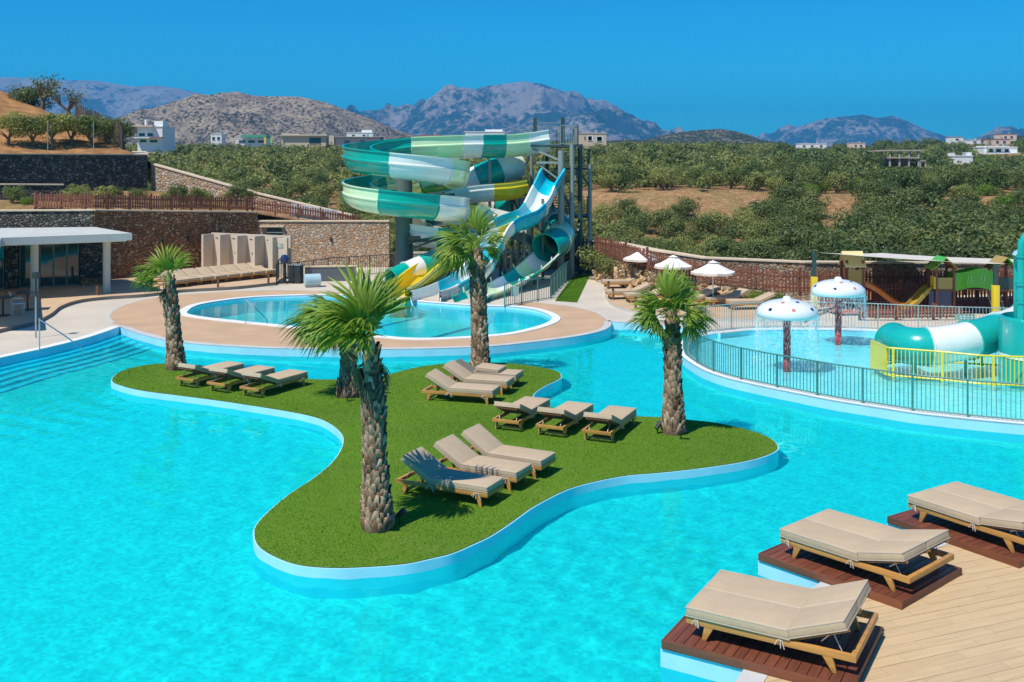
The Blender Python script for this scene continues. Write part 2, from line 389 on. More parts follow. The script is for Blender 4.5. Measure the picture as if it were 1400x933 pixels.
m_fabric = M('umbrella_fabric', (.82, .80, .76), .9, .03, 5)
m_fringe = M('umbrella_fringe', (.72, .60, .48), .9, .1)
m_sail = M('sail_cloth', (.66, .60, .50), .9, .05)
m_rubber = M('red_rubber', (.42, .13, .10), .9, .12)
m_sign = M('sign_panel', (.34, .36, .27), .6, .05)
m_conc_raw = M('raw_concrete', (.42, .37, .29), .9, .12, 1.0)
m_roofdark = M('roof_dark', (.12, .13, .14), .8, .1)
m_tile = M('terracotta', (.42, .16, .09), .8, .2)
m_beige = M('beige_render', (.60, .48, .34), .85, .06)
m_pinkish = M('pink_render', (.72, .55, .45), .85, .06)
m_glasswin = M('window_dark', (.03, .04, .05), .15, .1)
m_bark = M('bark', (.16, .115, .075), .95, .4, 5, .6, 20)
m_palmtrunk = M('palm_trunk', (.16, .11, .075), .95, .4, 6, .6, 18)
def boot_mat():
    n = NT('palm_boots'); at = n.new('ShaderNodeAttribute', attribute_name='tint'); co = n.coord('Object', (1, 1, .25))
    c = n.ramp(at.outputs['Fac'], [(0, (.10, .058, .03)), (.35, (.26, .165, .095)), (.7, (.44, .32, .205)), (1, (.62, .50, .35))])
    c = n.mix(.6, c, n.ramp(n.noise(co, 30, 5, .7).outputs['Fac'], [(.3, (.35, .3, .27)), (.7, (1, 1, 1))]), 'MULTIPLY')
    n.setc(c); n.b.inputs['Roughness'].default_value = .9; n.b.inputs['Specular IOR Level'].default_value = .2
    n.link(n.bump(n.noise(co, 40, 4).outputs['Fac'], .6, .02), n.b.inputs['Normal']); return n.m
m_boot = boot_mat()
m_frond = leaf_mat('palm_frond', (.075, .17, .012), (.28, .39, .045), .4, .35, .15)
m_frond_dry = leaf_mat('palm_frond_dry', (.20, .15, .06), (.42, .34, .17), .7, .2, .15)
m_petiole = M('petiole', (.20, .26, .06), .5, .2)
m_olive = leaf_mat('olive_leaf', (.105, .14, .030), (.34, .375, .115), .55, .3, .36)
m_shrub = leaf_mat('shrub_leaf', (.07, .145, .016), (.21, .34, .045), .5, .32, .32)
m_carob = leaf_mat('carob_leaf', (.065, .10, .022), (.22, .265, .085), .5, .3, .32)
m_glass = NT('glass_teal'); m_glass.b.inputs['Base Color'].default_value = (.012, .05, .05, 1); m_glass.b.inputs['Roughness'].default_value = .04; m_glass.b.inputs['Specular IOR Level'].default_value = .9; m_glass = m_glass.m
def clearglass():
    n = NT('clear_panel'); tr = n.new('ShaderNodeBsdfTransparent'); tr.inputs[0].default_value = (.80, .90, .90, 1)
    gl = n.new('ShaderNodeBsdfGlossy'); gl.inputs['Roughness'].default_value = .05; fr = n.new('ShaderNodeFresnel'); fr.inputs[0].default_value = 1.5
    mx = n.new('ShaderNodeMixShader'); n.link(fr.outputs[0], mx.inputs[0]); n.link(tr.outputs[0], mx.inputs[1]); n.link(gl.outputs[0], mx.inputs[2]); n.link(mx.outputs[0], n.out.inputs[0]); return n.m
m_clear = clearglass()
def fallwater():
    n = NT('falling_water'); n.b.inputs['Base Color'].default_value = (.9, .95, .97, 1); n.b.inputs['Roughness'].default_value = .15
    tr = n.new('ShaderNodeBsdfTransparent'); mx = n.new('ShaderNodeMixShader'); mx.inputs[0].default_value = .6
    n.link(tr.outputs[0], mx.inputs[1]); n.link(n.b.outputs[0], mx.inputs[2]); n.link(mx.outputs[0], n.out.inputs[0]); return n.m
m_fall = fallwater()

def water_refr(name, tint):
    n = NT(name); n.n.remove(n.b); g_ = n.new('ShaderNodeBsdfGlass'); g_.inputs['Color'].default_value = (*tint, 1); g_.inputs['Roughness'].default_value = 0; g_.inputs['IOR'].default_value = 1.33; n.link(g_.outputs[0], n.out.inputs[0]); return n.m
m_waterR = water_refr('water_r', (.19, .96, .98))
sl.cycles.is_caustics_light = True
S.cycles.caustics_refractive = True
# ------------------------------------------------------------------ terrain, hill, mountains
def fbm(x, y, seed=0, oct=5, lac=2.03, gain=.5, ridged=False):
    """cheap value noise on arrays"""
    def vn(u, v, s):
        iu = np.floor(u).astype(np.int64); iv = np.floor(v).astype(np.int64); fu = u - iu; fv = v - iv
        fu = fu * fu * (3 - 2 * fu); fv = fv * fv * (3 - 2 * fv)
        def h(a, b):
            k = (a * 374761393 + b * 668265263 + s * 1442695041) & 0xffffffff; k = ((k ^ (k >> 13)) * 1274126177) & 0xffffffff
            return ((k ^ (k >> 16)) & 0xffff) / 65535.0
        return (h(iu, iv) * (1 - fu) + h(iu + 1, iv) * fu) * (1 - fv) + (h(iu, iv + 1) * (1 - fu) + h(iu + 1, iv + 1) * fu) * fv
    x = np.asarray(x, float); y = np.asarray(y, float); t = np.zeros(np.broadcast(x, y).shape); a = 1.0; tot = 0
    for o in range(oct):
        q = vn(x, y, seed + o * 17)
        if ridged: q = 1 - abs(2 * q - 1)
        t += a * q; tot += a; a *= gain; x = x * lac + 13.7; y = y * lac + 7.3
    return t / tot
YB_X = [-400, -45, -9, 0, 3, 5.5, 8.5, 14, 26, 60, 400]; YB_Y = [66, 66, 62, 61.5, 59, 53.5, 47, 45.5, 49, 52, 60]
BV = [0, 4, 15, 40, 58, 66, 90, 160, 240, 360, 470, 650, 950, 14000]; BZ = [.7, -.6, -2.0, -2.2, .3, 2.7, 3.6, 6.0, 8.2, 10.6, 11.2, 7, 0, 0]
BZ2 = [.7, -.6, -1.6, -1.4, .0, 1.2, 3.0, 5.8, 7.8, 10.2, 10.8, 7, 0, 0]
def yb(x): return np.interp(x, YB_X, YB_Y)
def terr(x, y):
    x = np.asarray(x, float); y = np.asarray(y, float); v = y - yb(x)
    k = np.clip((x + 4) / 10, 0, 1); z = np.interp(v, BV, BZ) * k + np.interp(v, BV, BZ2) * (1 - k)
    r = np.clip((x - 35) / 50, 0, 1); r = r * r * (3 - 2 * r); q = np.clip((v - 230) / 170, 0, 1); z = z + r * (-2.6 * np.exp(-((v - 165) / 75.0) ** 2) + 4.5 * np.clip((x - 150) / 100, 0, 1) * q * q * (3 - 2 * q) * np.clip((900 - v) / 300, 0, 1))
    far = np.clip((v - 8) / 60, 0, 1)
    z = z + far * (fbm(x / 23, y / 23, 3) - .5) * 2.0 * np.clip((1200 - v) / 400, 0, 1)
    return np.where(v < .05, -2.4, z)
vv = np.r_[-70, -30, 0, .1, .5, 1, 2, 3, np.arange(4, 130, 2.0), np.arange(130, 560, 7.0), np.arange(560, 1000, 40), 1500, 3000, 6000, 12000]
ss = np.linspace(-1.4, 1.4, 241)
gx = np.zeros((len(vv), len(ss))); gy = gx.copy()
for i, v in enumerate(vv):
    wd = 46 + max(v, 0) * .75; gx[i] = ss * wd; gy[i] = yb(gx[i]) + v
gz = terr(gx, gy); gz[0:3] = -2.4; gz[3] = np.interp(.1, BV, BZ)
nr, nc = gx.shape; V = np.stack([gx, gy, gz], -1).reshape(-1, 3)
idx = np.arange(nr * nc).reshape(nr, nc); F = np.stack([idx[:-1, :-1], idx[:-1, 1:], idx[1:, 1:], idx[1:, :-1]], -1).reshape(-1, 4)
tag(np_mesh('ground', V, F, m_soil, smooth=True), kind='structure')

def mountain_mat(name, rock, veg, cover, scale, vscale, soil_c=None, lo=.5):
    n = NT(name); co = n.coord('World')
    a = n.noise(co, scale, 8, .62).outputs['Fac']; b = n.noise(co, vscale, 7, .68).outputs['Fac']
    c = n.ramp(a, [(.3, sc(rock, .72)), (.7, sc(rock, 1.18))])
    if soil_c: c = n.mix(n.ramp(n.noise(co, scale * 2.3, 5).outputs['Fac'], [(.45, (0, 0, 0)), (.6, (1, 1, 1))]), c, soil_c)
    z = n.new('ShaderNodeSeparateXYZ'); n.link(co, z.inputs[0])
    zz = n.math('MULTIPLY', z.outputs[2], cover[1]); b2 = n.noise(co, vscale * .16, 6, .6).outputs['Fac']; m = n.math('SUBTRACT', n.math('ADD', n.math('ADD', n.math('MULTIPLY', b, 1 - lo), n.math('MULTIPLY', b2, lo)), cover[0]), zz)
    vg = n.ramp(m, [(.48, (0, 0, 0)), (.56, (1, 1, 1))]); c = n.mix(vg, c, veg)
    n.setc(c); n.b.inputs['Roughness'].default_value = .95; n.b.inputs['Specular IOR Level'].default_value = .05
    n.link(n.bump(n.math('SUBTRACT', a, n.math('MULTIPLY', vg, -.25)), .8, 2.0 / scale * .02), n.b.inputs['Normal']); return n.m
def range_(name, prof, Y, depth, mat, seed, rough, wl, nx=220, ny=60, label=None):
    """a ridge whose crest stands at the distance Y; profile = (photo column, photo row of the crest)"""
    px = np.array([p[0] for p in prof], float); py = np.array([p[1] for p in prof], float)
    X = (px - 700) * Y / FPX; Z = CAM_H + (HOR - py) * Y / FPX
    xs = np.linspace(X[0], X[-1], nx); t = np.linspace(-1, 1, ny); gx, gt = np.meshgrid(xs, t)
    crest = np.interp(gx, X, Z); fall = np.clip(1 - np.abs(gt), 0, 1) ** 1.0
    fall = np.where(gt < 0, np.clip(1 + gt, 0, 1) ** 1.15, np.clip(1 - gt, 0, 1))
    gy = Y + gt * depth + (gt < 0) * 0; 
    nz = fbm(gx / wl, gy / wl, seed, 6, ridged=True) - .74; nz2 = fbm(gx / wl * 5, gy / wl * 5, seed + 5, 4) - .5
    amp = np.where(np.abs(gt) < .12, np.abs(gt) / .12, 1) * np.clip(fall * 3, 0, 1)
    gz = crest * fall + rough * amp * (nz * 1.6 + nz2 * .25) * (.35 + .65 * np.sin(np.pi * np.clip(fall, 0, 1))) + rough * .05 * nz2
    gz = np.where(np.abs(gt) > .995, -30, gz)
    nr, nc = gx.shape; idx = np.arange(nr * nc).reshape(nr, nc); F = np.stack([idx[:-1, :-1], idx[:-1, 1:], idx[1:, 1:], idx[1:, :-1]], -1).reshape(-1, 4)
    return tag(np_mesh(name, np.stack([gx, gy, gz], -1).reshape(-1, 3), F, mat, smooth=True), kind='structure')
m_mt = mountain_mat('mountain_rock', (.30, .245, .205), (.03, .05, .04), (.07, .00022), .006, .030)
m_mt2 = mountain_mat('mountain_scrub', (.28, .24, .20), (.045, .06, .045), (.08, .00022), .006, .026)
m_hill = mountain_mat('hill_scrub', (.26, .20, .145), (.036, .040, .024), (.02, .0004), .02, .24, (.36, .28, .19), .22)
m_hill2 = mountain_mat('hill_dark', (.22, .18, .12), (.030, .042, .020), (.08, .0004), .03, .2, None, .25)
range_('mountain', [(-150, 110), (-40, 106), (10, 103), (40, 105), (95, 109), (140, 112), (185, 119), (215, 116), (240, 119), (275, 127), (330, 150), (400, 185), (440, 215)], 6500, 2600, m_mt2, 11, 320, 800, 340, 100)
range_('mountain', [(380, 195), (430, 172), (470, 158), (505, 151), (540, 152), (580, 143), (625, 131), (655, 120), (690, 113), (715, 110), (745, 115), (775, 124), (805, 137), (835, 150), (862, 161), (890, 173), (920, 182), (960, 192), (1010, 212)], 6000, 2600, m_mt, 23, 380, 800, 420, 130)
range_('mountain', [(1000, 222), (1040, 205), (1062, 190), (1080, 178), (1105, 167), (1130, 160), (1155, 157), (1178, 155), (1198, 160), (1220, 158), (1245, 167), (1275, 180), (1310, 191), (1360, 204), (1420, 216)], 5600, 1900, m_mt, 37, 300, 700, 340, 100)
range_('hill', [(120, 200), (165, 172), (200, 152), (240, 139), (280, 130), (305, 126), (325, 124), (345, 129), (375, 130), (410, 131), (445, 139), (480, 152), (510, 163), (540, 176), (580, 189), (640, 205)], 1500, 520, m_hill, 51, 46, 150, 260, 90)
range_('hill', [(820, 205), (880, 190), (915, 182), (950, 177), (985, 175), (1010, 179), (1040, 190), (1080, 204)], 1300, 300, m_hill2, 63, 18, 90, 120, 40)
range_('ridge', [(480, 206), (520, 192), (560, 184), (620, 187), (700, 190), (800, 192), (860, 190), (940, 193), (1040, 196), (1120, 199), (1250, 197), (1330, 190), (1420, 183), (1520, 180)], 760, 220, m_hill2, 77, 9, 60, 200, 30)

# ------------------------------------------------------------------ main pool, decks, island
ZD = .25
def PL(l, z): return [P(a, b, z) for a, b in l]
e1 = catmull(PL([(-160, 532), (-50, 503), (0, 490), (60, 477), (120, 462), (164, 447)], ZD), 6)
e2 = catmull(PL([(164, 447), (182, 454), (200, 459), (229, 466), (286, 472), (357, 476), (393, 477), (450, 478), (516, 478), (587, 477), (669, 474), (730, 468), (784, 461), (819, 454), (834, 447), (836, 440)], ZD), 6)
e3 = catmull(PL([(836, 440), (873, 443), (916, 447), (950, 451), (985, 456)], ZD), 6)
EDGE = e1 + e2[1:] + e3[1:]
slide_pool = catmull(PL([(246, 428), (262, 418), (300, 411), (350, 406), (420, 403.5), (480, 404), (540, 409), (600, 414), (660, 418), (700, 419), (735, 423), (757, 430), (764, 437), (754, 444), (728, 452), (690, 459), (620, 464), (560, 465), (500, 460), (400, 449), (300, 439), (256, 433)], ZD), 6, True)
if area(slide_pool) < 0: slide_pool.reverse()
sp_in = offs(slide_pool, .28)
kid = [P(a, b, ZD) for a, b in [(930, 471), (928, 480), (934, 489), (957, 504), (982, 514), (1012, 522), (1048, 530), (1093, 539), (1139, 548), (1196, 557), (1254, 566), (1318, 573), (1382, 579)]]
kid += [(13.5, 23.7), (16.5, 23.2), (20, 25), (22, 28.5), (22, 33), (19.5, 36.2), (15.4, 37.3), (12.5, 38.2), (9.3, 38.3), (7.4, 37.5), (6.2, 36.2)]
kid = catmull(kid, 6, True)
if area(kid) < 0: kid.reverse()
deck_outer = EDGE + [(9.3, 38.15), (12.5, 38.05), (15.4, 37.15), (19.4, 36.05), (21.9, 33), (24, 32.5), (45, 33), (45, 51.3), (26, 49), (14, 45.7), (8.5, 47.2), (5.5, 53.7), (3, 59.2), (0, 61.6), (-9, 62), (-20, 62), (-40, 60), (-45, 40), (-45, 27)]
sheet('pool_deck', deck_outer, ZD, m_concrete, [slide_pool])
skirt('pool_wall', EDGE, -.9, ZD - .004, m_poolblue, False)
strip('pool_coping', EDGE, offs(EDGE, .28, False), ZD + .012, m_coping, False, thick=.03)
# white coping of the stepped side
strip('pool_coping', offs(e1, -.02, False), offs(e1, .30, False), ZD + .022, m_whitecop, False, thick=.05)
ring = e2 + PL([(836, 440), (829, 433), (814, 426), (790, 420), (760, 416), (720, 413), (690, 419), (655, 416), (600, 411), (540, 405), (480, 400), (400, 397), (330, 398), (260, 402), (205, 408), (172, 416), (152, 425), (145, 434), (152, 442)], ZD)
ring_c = catmull(ring[len(e2):], 4); ring_loop = offs(e2, .30, False)[1:-1] + ring_c[1:]
sheet('ring_deck', ring_loop, ZD + .006, m_tan, [offs(slide_pool, -.02)])
strip('ring_kerb', ring_c, offs(ring_c, .14, False), ZD + .012, m_coping, False, thick=.02)
# slide pool
strip('slide_pool_coping', offs(slide_pool, -.06), sp_in, ZD + .035, m_whitecop, thick=.05)
skirt('slide_pool_wall', sp_in, -.45, ZD + .03, m_poolblue)
sheet('slide_pool_floor', sp_in, -.45, m_floor)
sheet('slide_pool_water', sp_in, .16, m_water2)
for q in ([(330, 459), (520, 414)], [(420, 467), (640, 421)], [(560, 470), (690, 436)]):
    a, b = [P(x, y, -.44) for x, y in q]; d = Vector((b[0] - a[0], b[1] - a[1])).normalized(); nn = Vector((-d.y, d.x)) * .13
    m = MB(); m.quad((a[0] - nn.x, a[1] - nn.y, -.444), (b[0] - nn.x, b[1] - nn.y, -.444), (b[0] + nn.x, b[1] + nn.y, -.444), (a[0] + nn.x, a[1] + nn.y, -.444)); tag(m.build('lane_line', m_line), kind='structure')
# main pool floor and water
pool_area = [(-60, 2), (30, 2), (30, 40), (-60, 40)]
fl_=sheet('pool_floor', pool_area, -.75, m_floor); fl_.cycles.is_caustics_receiver = True
wl = [(-60, 3), (29, 3), (29, 34)] + [(12, 38)] + [(q[0], q[1] + .15) for q in reversed(EDGE)] + [(-60, 28)]

def wavy(name, loop, z, mat, step=.08):
    L = np.array(loop); ys = np.arange(9.5, 39.5, step); nx = 420
    # columns fan out with distance so that the mesh stays even in the view
    u = np.linspace(-.62, .62, nx); gy = np.repeat(ys[:, None], nx, 1); gx = u[None, :] * (gy + 2)
    rr = np.random.default_rng(3); gz = np.zeros_like(gx)
    for k in range(26):
        lam = rr.uniform(.20, .85); a = rr.normal(.5, .9); am = .0024 * lam ** 1.0; gz += am * np.sin((gx * math.cos(a) + gy * math.sin(a)) * 2 * math.pi / lam + rr.uniform(0, 6.28))
    gz *= .20 + .62 * np.clip((fbm(gx / 7.0 + 3.1, gy / 9.0, 41, 3) - .30) * 2.2, 0, 1)
    ins = inside(loop, gx.ravel(), gy.ravel()).reshape(gx.shape); idx = np.arange(gx.size).reshape(gx.shape)
    F = np.stack([idx[:-1, :-1], idx[:-1, 1:], idx[1:, 1:], idx[1:, :-1]], -1); ok = ins[:-1, :-1] | ins[:-1, 1:] | ins[1:, 1:] | ins[1:, :-1]; F = F[ok]
    o = np_mesh(name, np.stack([gx, gy, gz + z], -1).reshape(-1, 3), F, mat, smooth=True); return tag(o, kind='structure')
wo_ = wavy('pool_water', wl, 0.0, m_waterR)
wo_.cycles.is_caustics_caster = True

# underwater steps along the left edge
for k in range(5):
    o1 = offs(e1, -(.45 * k), False); o2 = offs(e1, -(.45 * (k + 1)), False); z = -.10 - .15 * k
    strip('pool_step', o1, o2, z, m_poolblue, False); skirt('pool_step_riser', o2, z - .15, z, m_floor, False)
    strip('step_edging', offs(o2, .09, False), o2, z + .006, m_line, False)
# island
lawn_px = [(153, 520), (165, 508), (195, 500), (230, 497), (265, 499), (300, 503), (355, 511), (420, 518), (447, 519), (497, 518), (522, 515), (550, 507), (579, 501), (615, 497), (671, 496), (707, 498), (743, 503), (762, 508), (767, 515), (761, 520), (746, 527), (732, 536), (728, 543), (733, 550), (755, 557), (790, 563), (830, 567), (866, 569), (907, 571), (939, 574), (978, 578), (1011, 585), (1039, 593), (1057, 602), (1063, 611), (1059, 617), (1043, 624), (1011, 632), (957, 640), (903, 646), (857, 650), (814, 658), (778, 668), (750, 681), (725, 695), (700, 713), (671, 732), (646, 744), (618, 756), (586, 764), (551, 771), (497, 775), (451, 776), (408, 772), (376, 761), (354, 747), (348, 732), (351, 718), (369, 698), (397, 675), (426, 656), (451, 636), (465, 618), (470, 604), (467, 593), (454, 581), (433, 571), (397, 563), (354, 556), (301, 548), (247, 541), (194, 534), (165, 527)]
ZL = .17
lawn = catmull(PL(lawn_px, ZL), 4, True)
if area(lawn) < 0: lawn.reverse()
sheet('lawn', lawn, ZL, m_turf)
skirt('island_wall', offs(lawn, -.025), -.9, ZL - .012, m_poolblue)
strip('island_coping', offs(lawn, -.025), offs(lawn, .10), ZL - .012, m_poolblue)
def blades(name, loop, z, n, h, mat, wd=.012, lab=None):
    L = np.array(loop); lo, hi = L.min(0), L.max(0); pts = np.random.rand(int(n * 2.2), 2) * (hi - lo) + lo
    pts = pts[inside(loop, pts[:, 0], pts[:, 1])][:n]; k = len(pts); a = np.random.rand(k) * 6.283; hh = h * (.5 + np.random.rand(k) * .8)
    dx, dy = np.cos(a) * wd, np.sin(a) * wd; ln = (np.random.rand(k, 2) - .5) * h * 1.1; b = np.c_[pts, np.full(k, z)]
    A = b + np.c_[dx, dy, 0 * a]; B = b - np.c_[dx, dy, 0 * a]; C = b + np.c_[ln, hh]
    V = np.stack([A, B, C], 1).reshape(-1, 3); F = np.arange(3 * k).reshape(-1, 3)
    return tag(np_mesh(name, V, F, mat, attr=np.clip(np.random.rand(k) * .55 + (fbm(pts[:, 0] / 1.3, pts[:, 1] / 1.6, 5, 4) - .5) * 1.5 + .25, 0, 1)), lab, 'grass', kind='stuff')
blades('grass', lawn, ZL - .005, 170000, .024, m_blade, .010, 'short green turf blades covering the curved island lawn')
# kids' pool
strip('kids_pool_coping', kid, offs(kid, .32), ZD + .02, m_whitecop, thick=.05)
skirt('kids_pool_outer_wall', kid, -.9, ZD + .012, m_poolblue); kin = offs(kid, .30)
skirt('kids_pool_inner_wall', kin, -.2, ZD + .012, m_poolblue); sheet('kids_pool_floor', kin, .03, m_floor2); sheet('kids_pool_water', kin, .17, m_water3)

# ------------------------------------------------------------------ near deck (plank tiles) at the lower right
nd = catmull([(.2, 5.5), (1.0, 8), (1.9, 10.5), (2.67, 12.27), (4.55, 15.16), (7.13, 17.06), (9.4, 18.45), (12, 19.9), (16, 21.5)], 8)
near_loop = nd + [(16, 5.5)]
ndk = sheet('near_deck', near_loop, ZD - .022, m_grout)
skirt('near_deck_wall', nd, -.9, ZD - .024, m_poolblue, False)
strip('near_deck_coping', nd, offs(nd, -.30, False), ZD + .003, m_coping, False, thick=.03)
clipl = offs(nd, -.305, False)
def clip_half(poly, a, b):                                # keep what lies right of a->b
    out = []
    for i in range(len(poly)):
        p, q = poly[i - 1], poly[i]
        sp = (b[0] - a[0]) * (p[1] - a[1]) - (b[1] - a[1]) * (p[0] - a[0]); sq = (b[0] - a[0]) * (q[1] - a[1]) - (b[1] - a[1]) * (q[0] - a[0])
        if sp <= 0: out.append(p)
        if (sp <= 0) != (sq <= 0): t = sp / (sp - sq); out.append((p[0] + (q[0] - p[0]) * t, p[1] + (q[1] - p[1]) * t))
    return out
pa = R(21); pu = (math.cos(pa), math.sin(pa)); pv = (-pu[1], pu[0]); PLEN, PWID = 1.2, .2; np_ = 0
plank_mb = MB(); plank_mb.box((0, 0, -.01), (PLEN - .006, PWID - .006, .02)); plank_src = None
for r_ in range(-10, 75):
    offx = (r_ * .37) % 1.0 * PLEN
    for c_ in range(-6, 14):
        cx, cy = (c_ * PLEN + offx), r_ * PWID; x = 3.0 + cx * pu[0] + cy * pv[0]; y = 8.5 + cx * pu[1] + cy * pv[1]
        sxp = 700 + x / max(y, 1) * FPX
        if y < 10.7 or sxp > 1560 or sxp < 900 or y > 20: continue
        q = [(x + pu[0] * i * (PLEN - .006) / 2 + pv[0] * j * (PWID - .006) / 2, y + pu[1] * i * (PLEN - .006) / 2 + pv[1] * j * (PWID - .006) / 2) for i, j in ((-1, -1), (1, -1), (1, 1), (-1, 1))]
        cl = q
        for k in range(len(clipl) - 1):
            cl = clip_half(cl, clipl[k], clipl[k + 1])
            if len(cl) < 3: break
        if len(cl) < 3 or abs(area(cl)) < .004 or np_ > 298: continue
        full = abs(abs(area(cl)) - (PLEN - .006) * (PWID - .006)) < 1e-4; dz = random.uniform(-.0012, .0012)
        if full:
            if plank_src is None: plank_src = o = plank_mb.build('plank', m_plank, ndk, loc=(x, y, ZD + dz), rz=pa)
            else: o = inst(plank_src, ndk, (x, y, ZD + dz), (0, 0, pa + (math.pi if random.random() < .5 else 0)))
        else:
            loc_ = [((a - x) * pu[0] + (b - y) * pu[1], (a - x) * pv[0] + (b - y) * pv[1]) for a, b in cl]
            if area(loc_) < 0: loc_.reverse()
            m = MB(); m.prism(loc_, -.02, 0); m.build('plank', m_plank, ndk, loc=(x, y, ZD + dz), rz=pa)
        np_ += 1
print('planks', np_)

# ------------------------------------------------------------------ raised terraces beside the pool
def raised(name, loop, z, mat, kerb):
    if area(loop) < 0: loop = loop[::-1]
    sheet(name, loop, z, mat); skirt(name + '_kerb', loop, ZD - .05, z - .003, kerb)
k1 = catmull(PL([(-80, 470), (0, 450), (45, 440), (69, 429), (84, 418), (109, 410), (146, 405.6), (200, 402), (250, 396), (321, 392), (377, 386)], .40), 6)
m_kerb = M('kerb_shade', (.20, .18, .15), .85, .15)  # the kerb's shadow line is put into this dark colour
raised('left_terrace', k1 + [(-12.0, 54.3), (-14.8, 60.2), (-21.4, 52.2), (-30, 51.8), (-32, 40)], .40, m_tan2, m_kerb)
k2 = catmull(PL([(836, 384), (830, 392), (827, 400), (829, 406), (835, 413.5), (850, 421), (880, 428), (930, 433), (1000, 436), (1100, 438)], .37), 6)
raised('right_terrace', k2 + [(13.5, 43), (11.5, 44.8), (8, 46.3), (5.6, 50.5), (5.0, 53)], .37, m_tan2, m_coping)
sheet('playground_floor', [(13.2, 41.2), (30, 43), (30, 46.2), (24, 46.4), (17, 44.6), (12.4, 44.2)], .33, m_rubber)
sheet('turf_strip', PL([(759, 412), (789, 414), (807, 376), (785, 376)], ZD), ZD + .012, m_turf)
tl = PL([(759, 412), (789, 414), (807, 376), (785, 376)], ZD); tl = tl if area(tl) > 0 else tl[::-1]
blades('grass', tl, ZD + .01, 14000, .05, m_blade, .012, 'strip of turf blades between the slide tower and the path')

# ------------------------------------------------------------------ stone walls
def wall(name, label, pts, z0s, z1s, th, mat, cap=None, side=1, cap_h=.07):
    """pts: base line, with top heights; thickness on the left of travel when side=1"""
    o = thing(name, label, 'wall', (pts[0][0], pts[0][1], z0s[0])); org = (pts[0][0], pts[0][1], z0s[0])
    b = offs(pts, th * side, False); n = len(pts); m = MB()
    vs = [(p[0], p[1], z0s[i]) for i, p in enumerate(pts)] + [(p[0], p[1], z1s[i]) for i, p in enumerate(pts)] + [(p[0], p[1], z1s[i]) for i, p in enumerate(b)] + [(p[0], p[1], z0s[i]) for i, p in enumerate(b)]
    fs = []
    for i in range(n - 1):
        for k in range(3): fs.append((k * n + i, k * n + i + 1, (k + 1) * n + i + 1, (k + 1) * n + i))
    fs += [(0, n, 2 * n, 3 * n), (n - 1, 2 * n - 1, 3 * n - 1, 4 * n - 1)]
    m.add(vs, fs); m.build('masonry', mat, o, org)
    if cap is not None:
        a2 = offs(pts, -.06 * side, False); b2 = offs(pts, (th + .06) * side, False); m = MB()
        vs = []
        for l, dz in ((a2, .003), (a2, cap_h), (b2, cap_h), (b2, .003)): vs += [(p[0], p[1], z1s[i] + dz) for i, p in enumerate(l)]
        fs = []
        for i in range(n - 1):
            for k in range(4): fs.append((k * n + i, k * n + i + 1, ((k + 1) % 4) * n + i + 1, ((k + 1) % 4) * n + i))
        fs += [(0, n, 2 * n, 3 * n), (n - 1, 2 * n - 1, 3 * n - 1, 4 * n - 1)]
        m.add(vs, fs); m.build('coping', cap, o, org)
    return o
W1A, W1B = (-21.2, 52.0), (-14.9, 60.0)
wall('retaining_wall', 'tall shaded reddish stone retaining wall behind the row of wall loungers', [W1A, W1B], [0, 0], [3.95, 3.45], .6, m_stone_red, m_stonecap)
wall('retaining_wall', 'dark grey stone wall rising behind the flat pavilion roof', [(-34, 51.5), (-21.25, 52.0)], [0, 0], [3.9, 3.95], .6, m_stone_dark, m_stonecap)
wall('stone_wall', 'sunlit pale stone wall with a small window beside the shower screens', [(-15.0, 60.0), (-7.2, 60.0)], [0, 0], [2.92, 2.92], .5, m_stone_pale, m_stonecap)
wall('stone_wall', 'low pale stone wall behind the foot of the water slides', [(-7.2, 60.6), (3.0, 58.9)], [-1, -1], [1.0, 1.2], .5, m_stone_pale, m_stonecap)
wall('retaining_wall', 'huge dark stone retaining wall holding the olive slope', [(-48, 38), (-33, 55), (-23.5, 66)], [0, 3, 3], [6.9, 6.85, 6.85], .8, m_stone_dark, m_stonecap)
wall('stone_wall', 'return of the dark retaining wall turning back uphill', [(-23.5, 66.0), (-25.8, 72)], [2, 2], [6.85, 7.1], .8, m_stone_dark, m_stonecap)
wall('stone_wall', 'sunlit sloping stone wall stepping down from the olive slope', [(-23.4, 66.4), (-16, 64.2), (-9.8, 62.6)], [2, 2, 1], [6.25, 4.4, 3.1], .5, m_stone_pale, m_stonecap)
wall('stone_wall', 'short grey dry stone wall above the pavilion behind the fence', [(-36, 51), (-24.6, 56.2)], [3, 3], [5.35, 5.15], .5, m_stone_dark, m_stonecap)
wall('stone_wall', 'long low sunlit boundary stone wall below the bushes', [W(804, 330, 58)[:2], W(840, 333, 53.5)[:2], W(890, 343, 50)[:2], W(960, 354, 47)[:2], W(1100, 360, 45.7)[:2], W(1250, 361, 47)[:2], W(1420, 362, 48.8)[:2], (36, 50.5)], [-1] * 8, [1.94, 2.17, 2.1, 2.0, 1.93, 1.77, 1.55, 1.5], .45, m_stone_warm, m_stonecap)
FL = [(4.4, 54, 1.55), (5.4, 50.5, 1.5), (7.0, 47.0, 1.2), (8.3, 45.7, 1.05), (11.8, 44.4, .74), (17, 44.9, .68), (24, 46.7, .5), (32, 48.5, .45)]
wall('stone_wall', 'rough orange rubble wall under the picket fence behind the parasols', [q[:2] for q in FL[:5]], [.2] * 5, [q[2] for q in FL[:5]], .5, m_rough_stone, None)
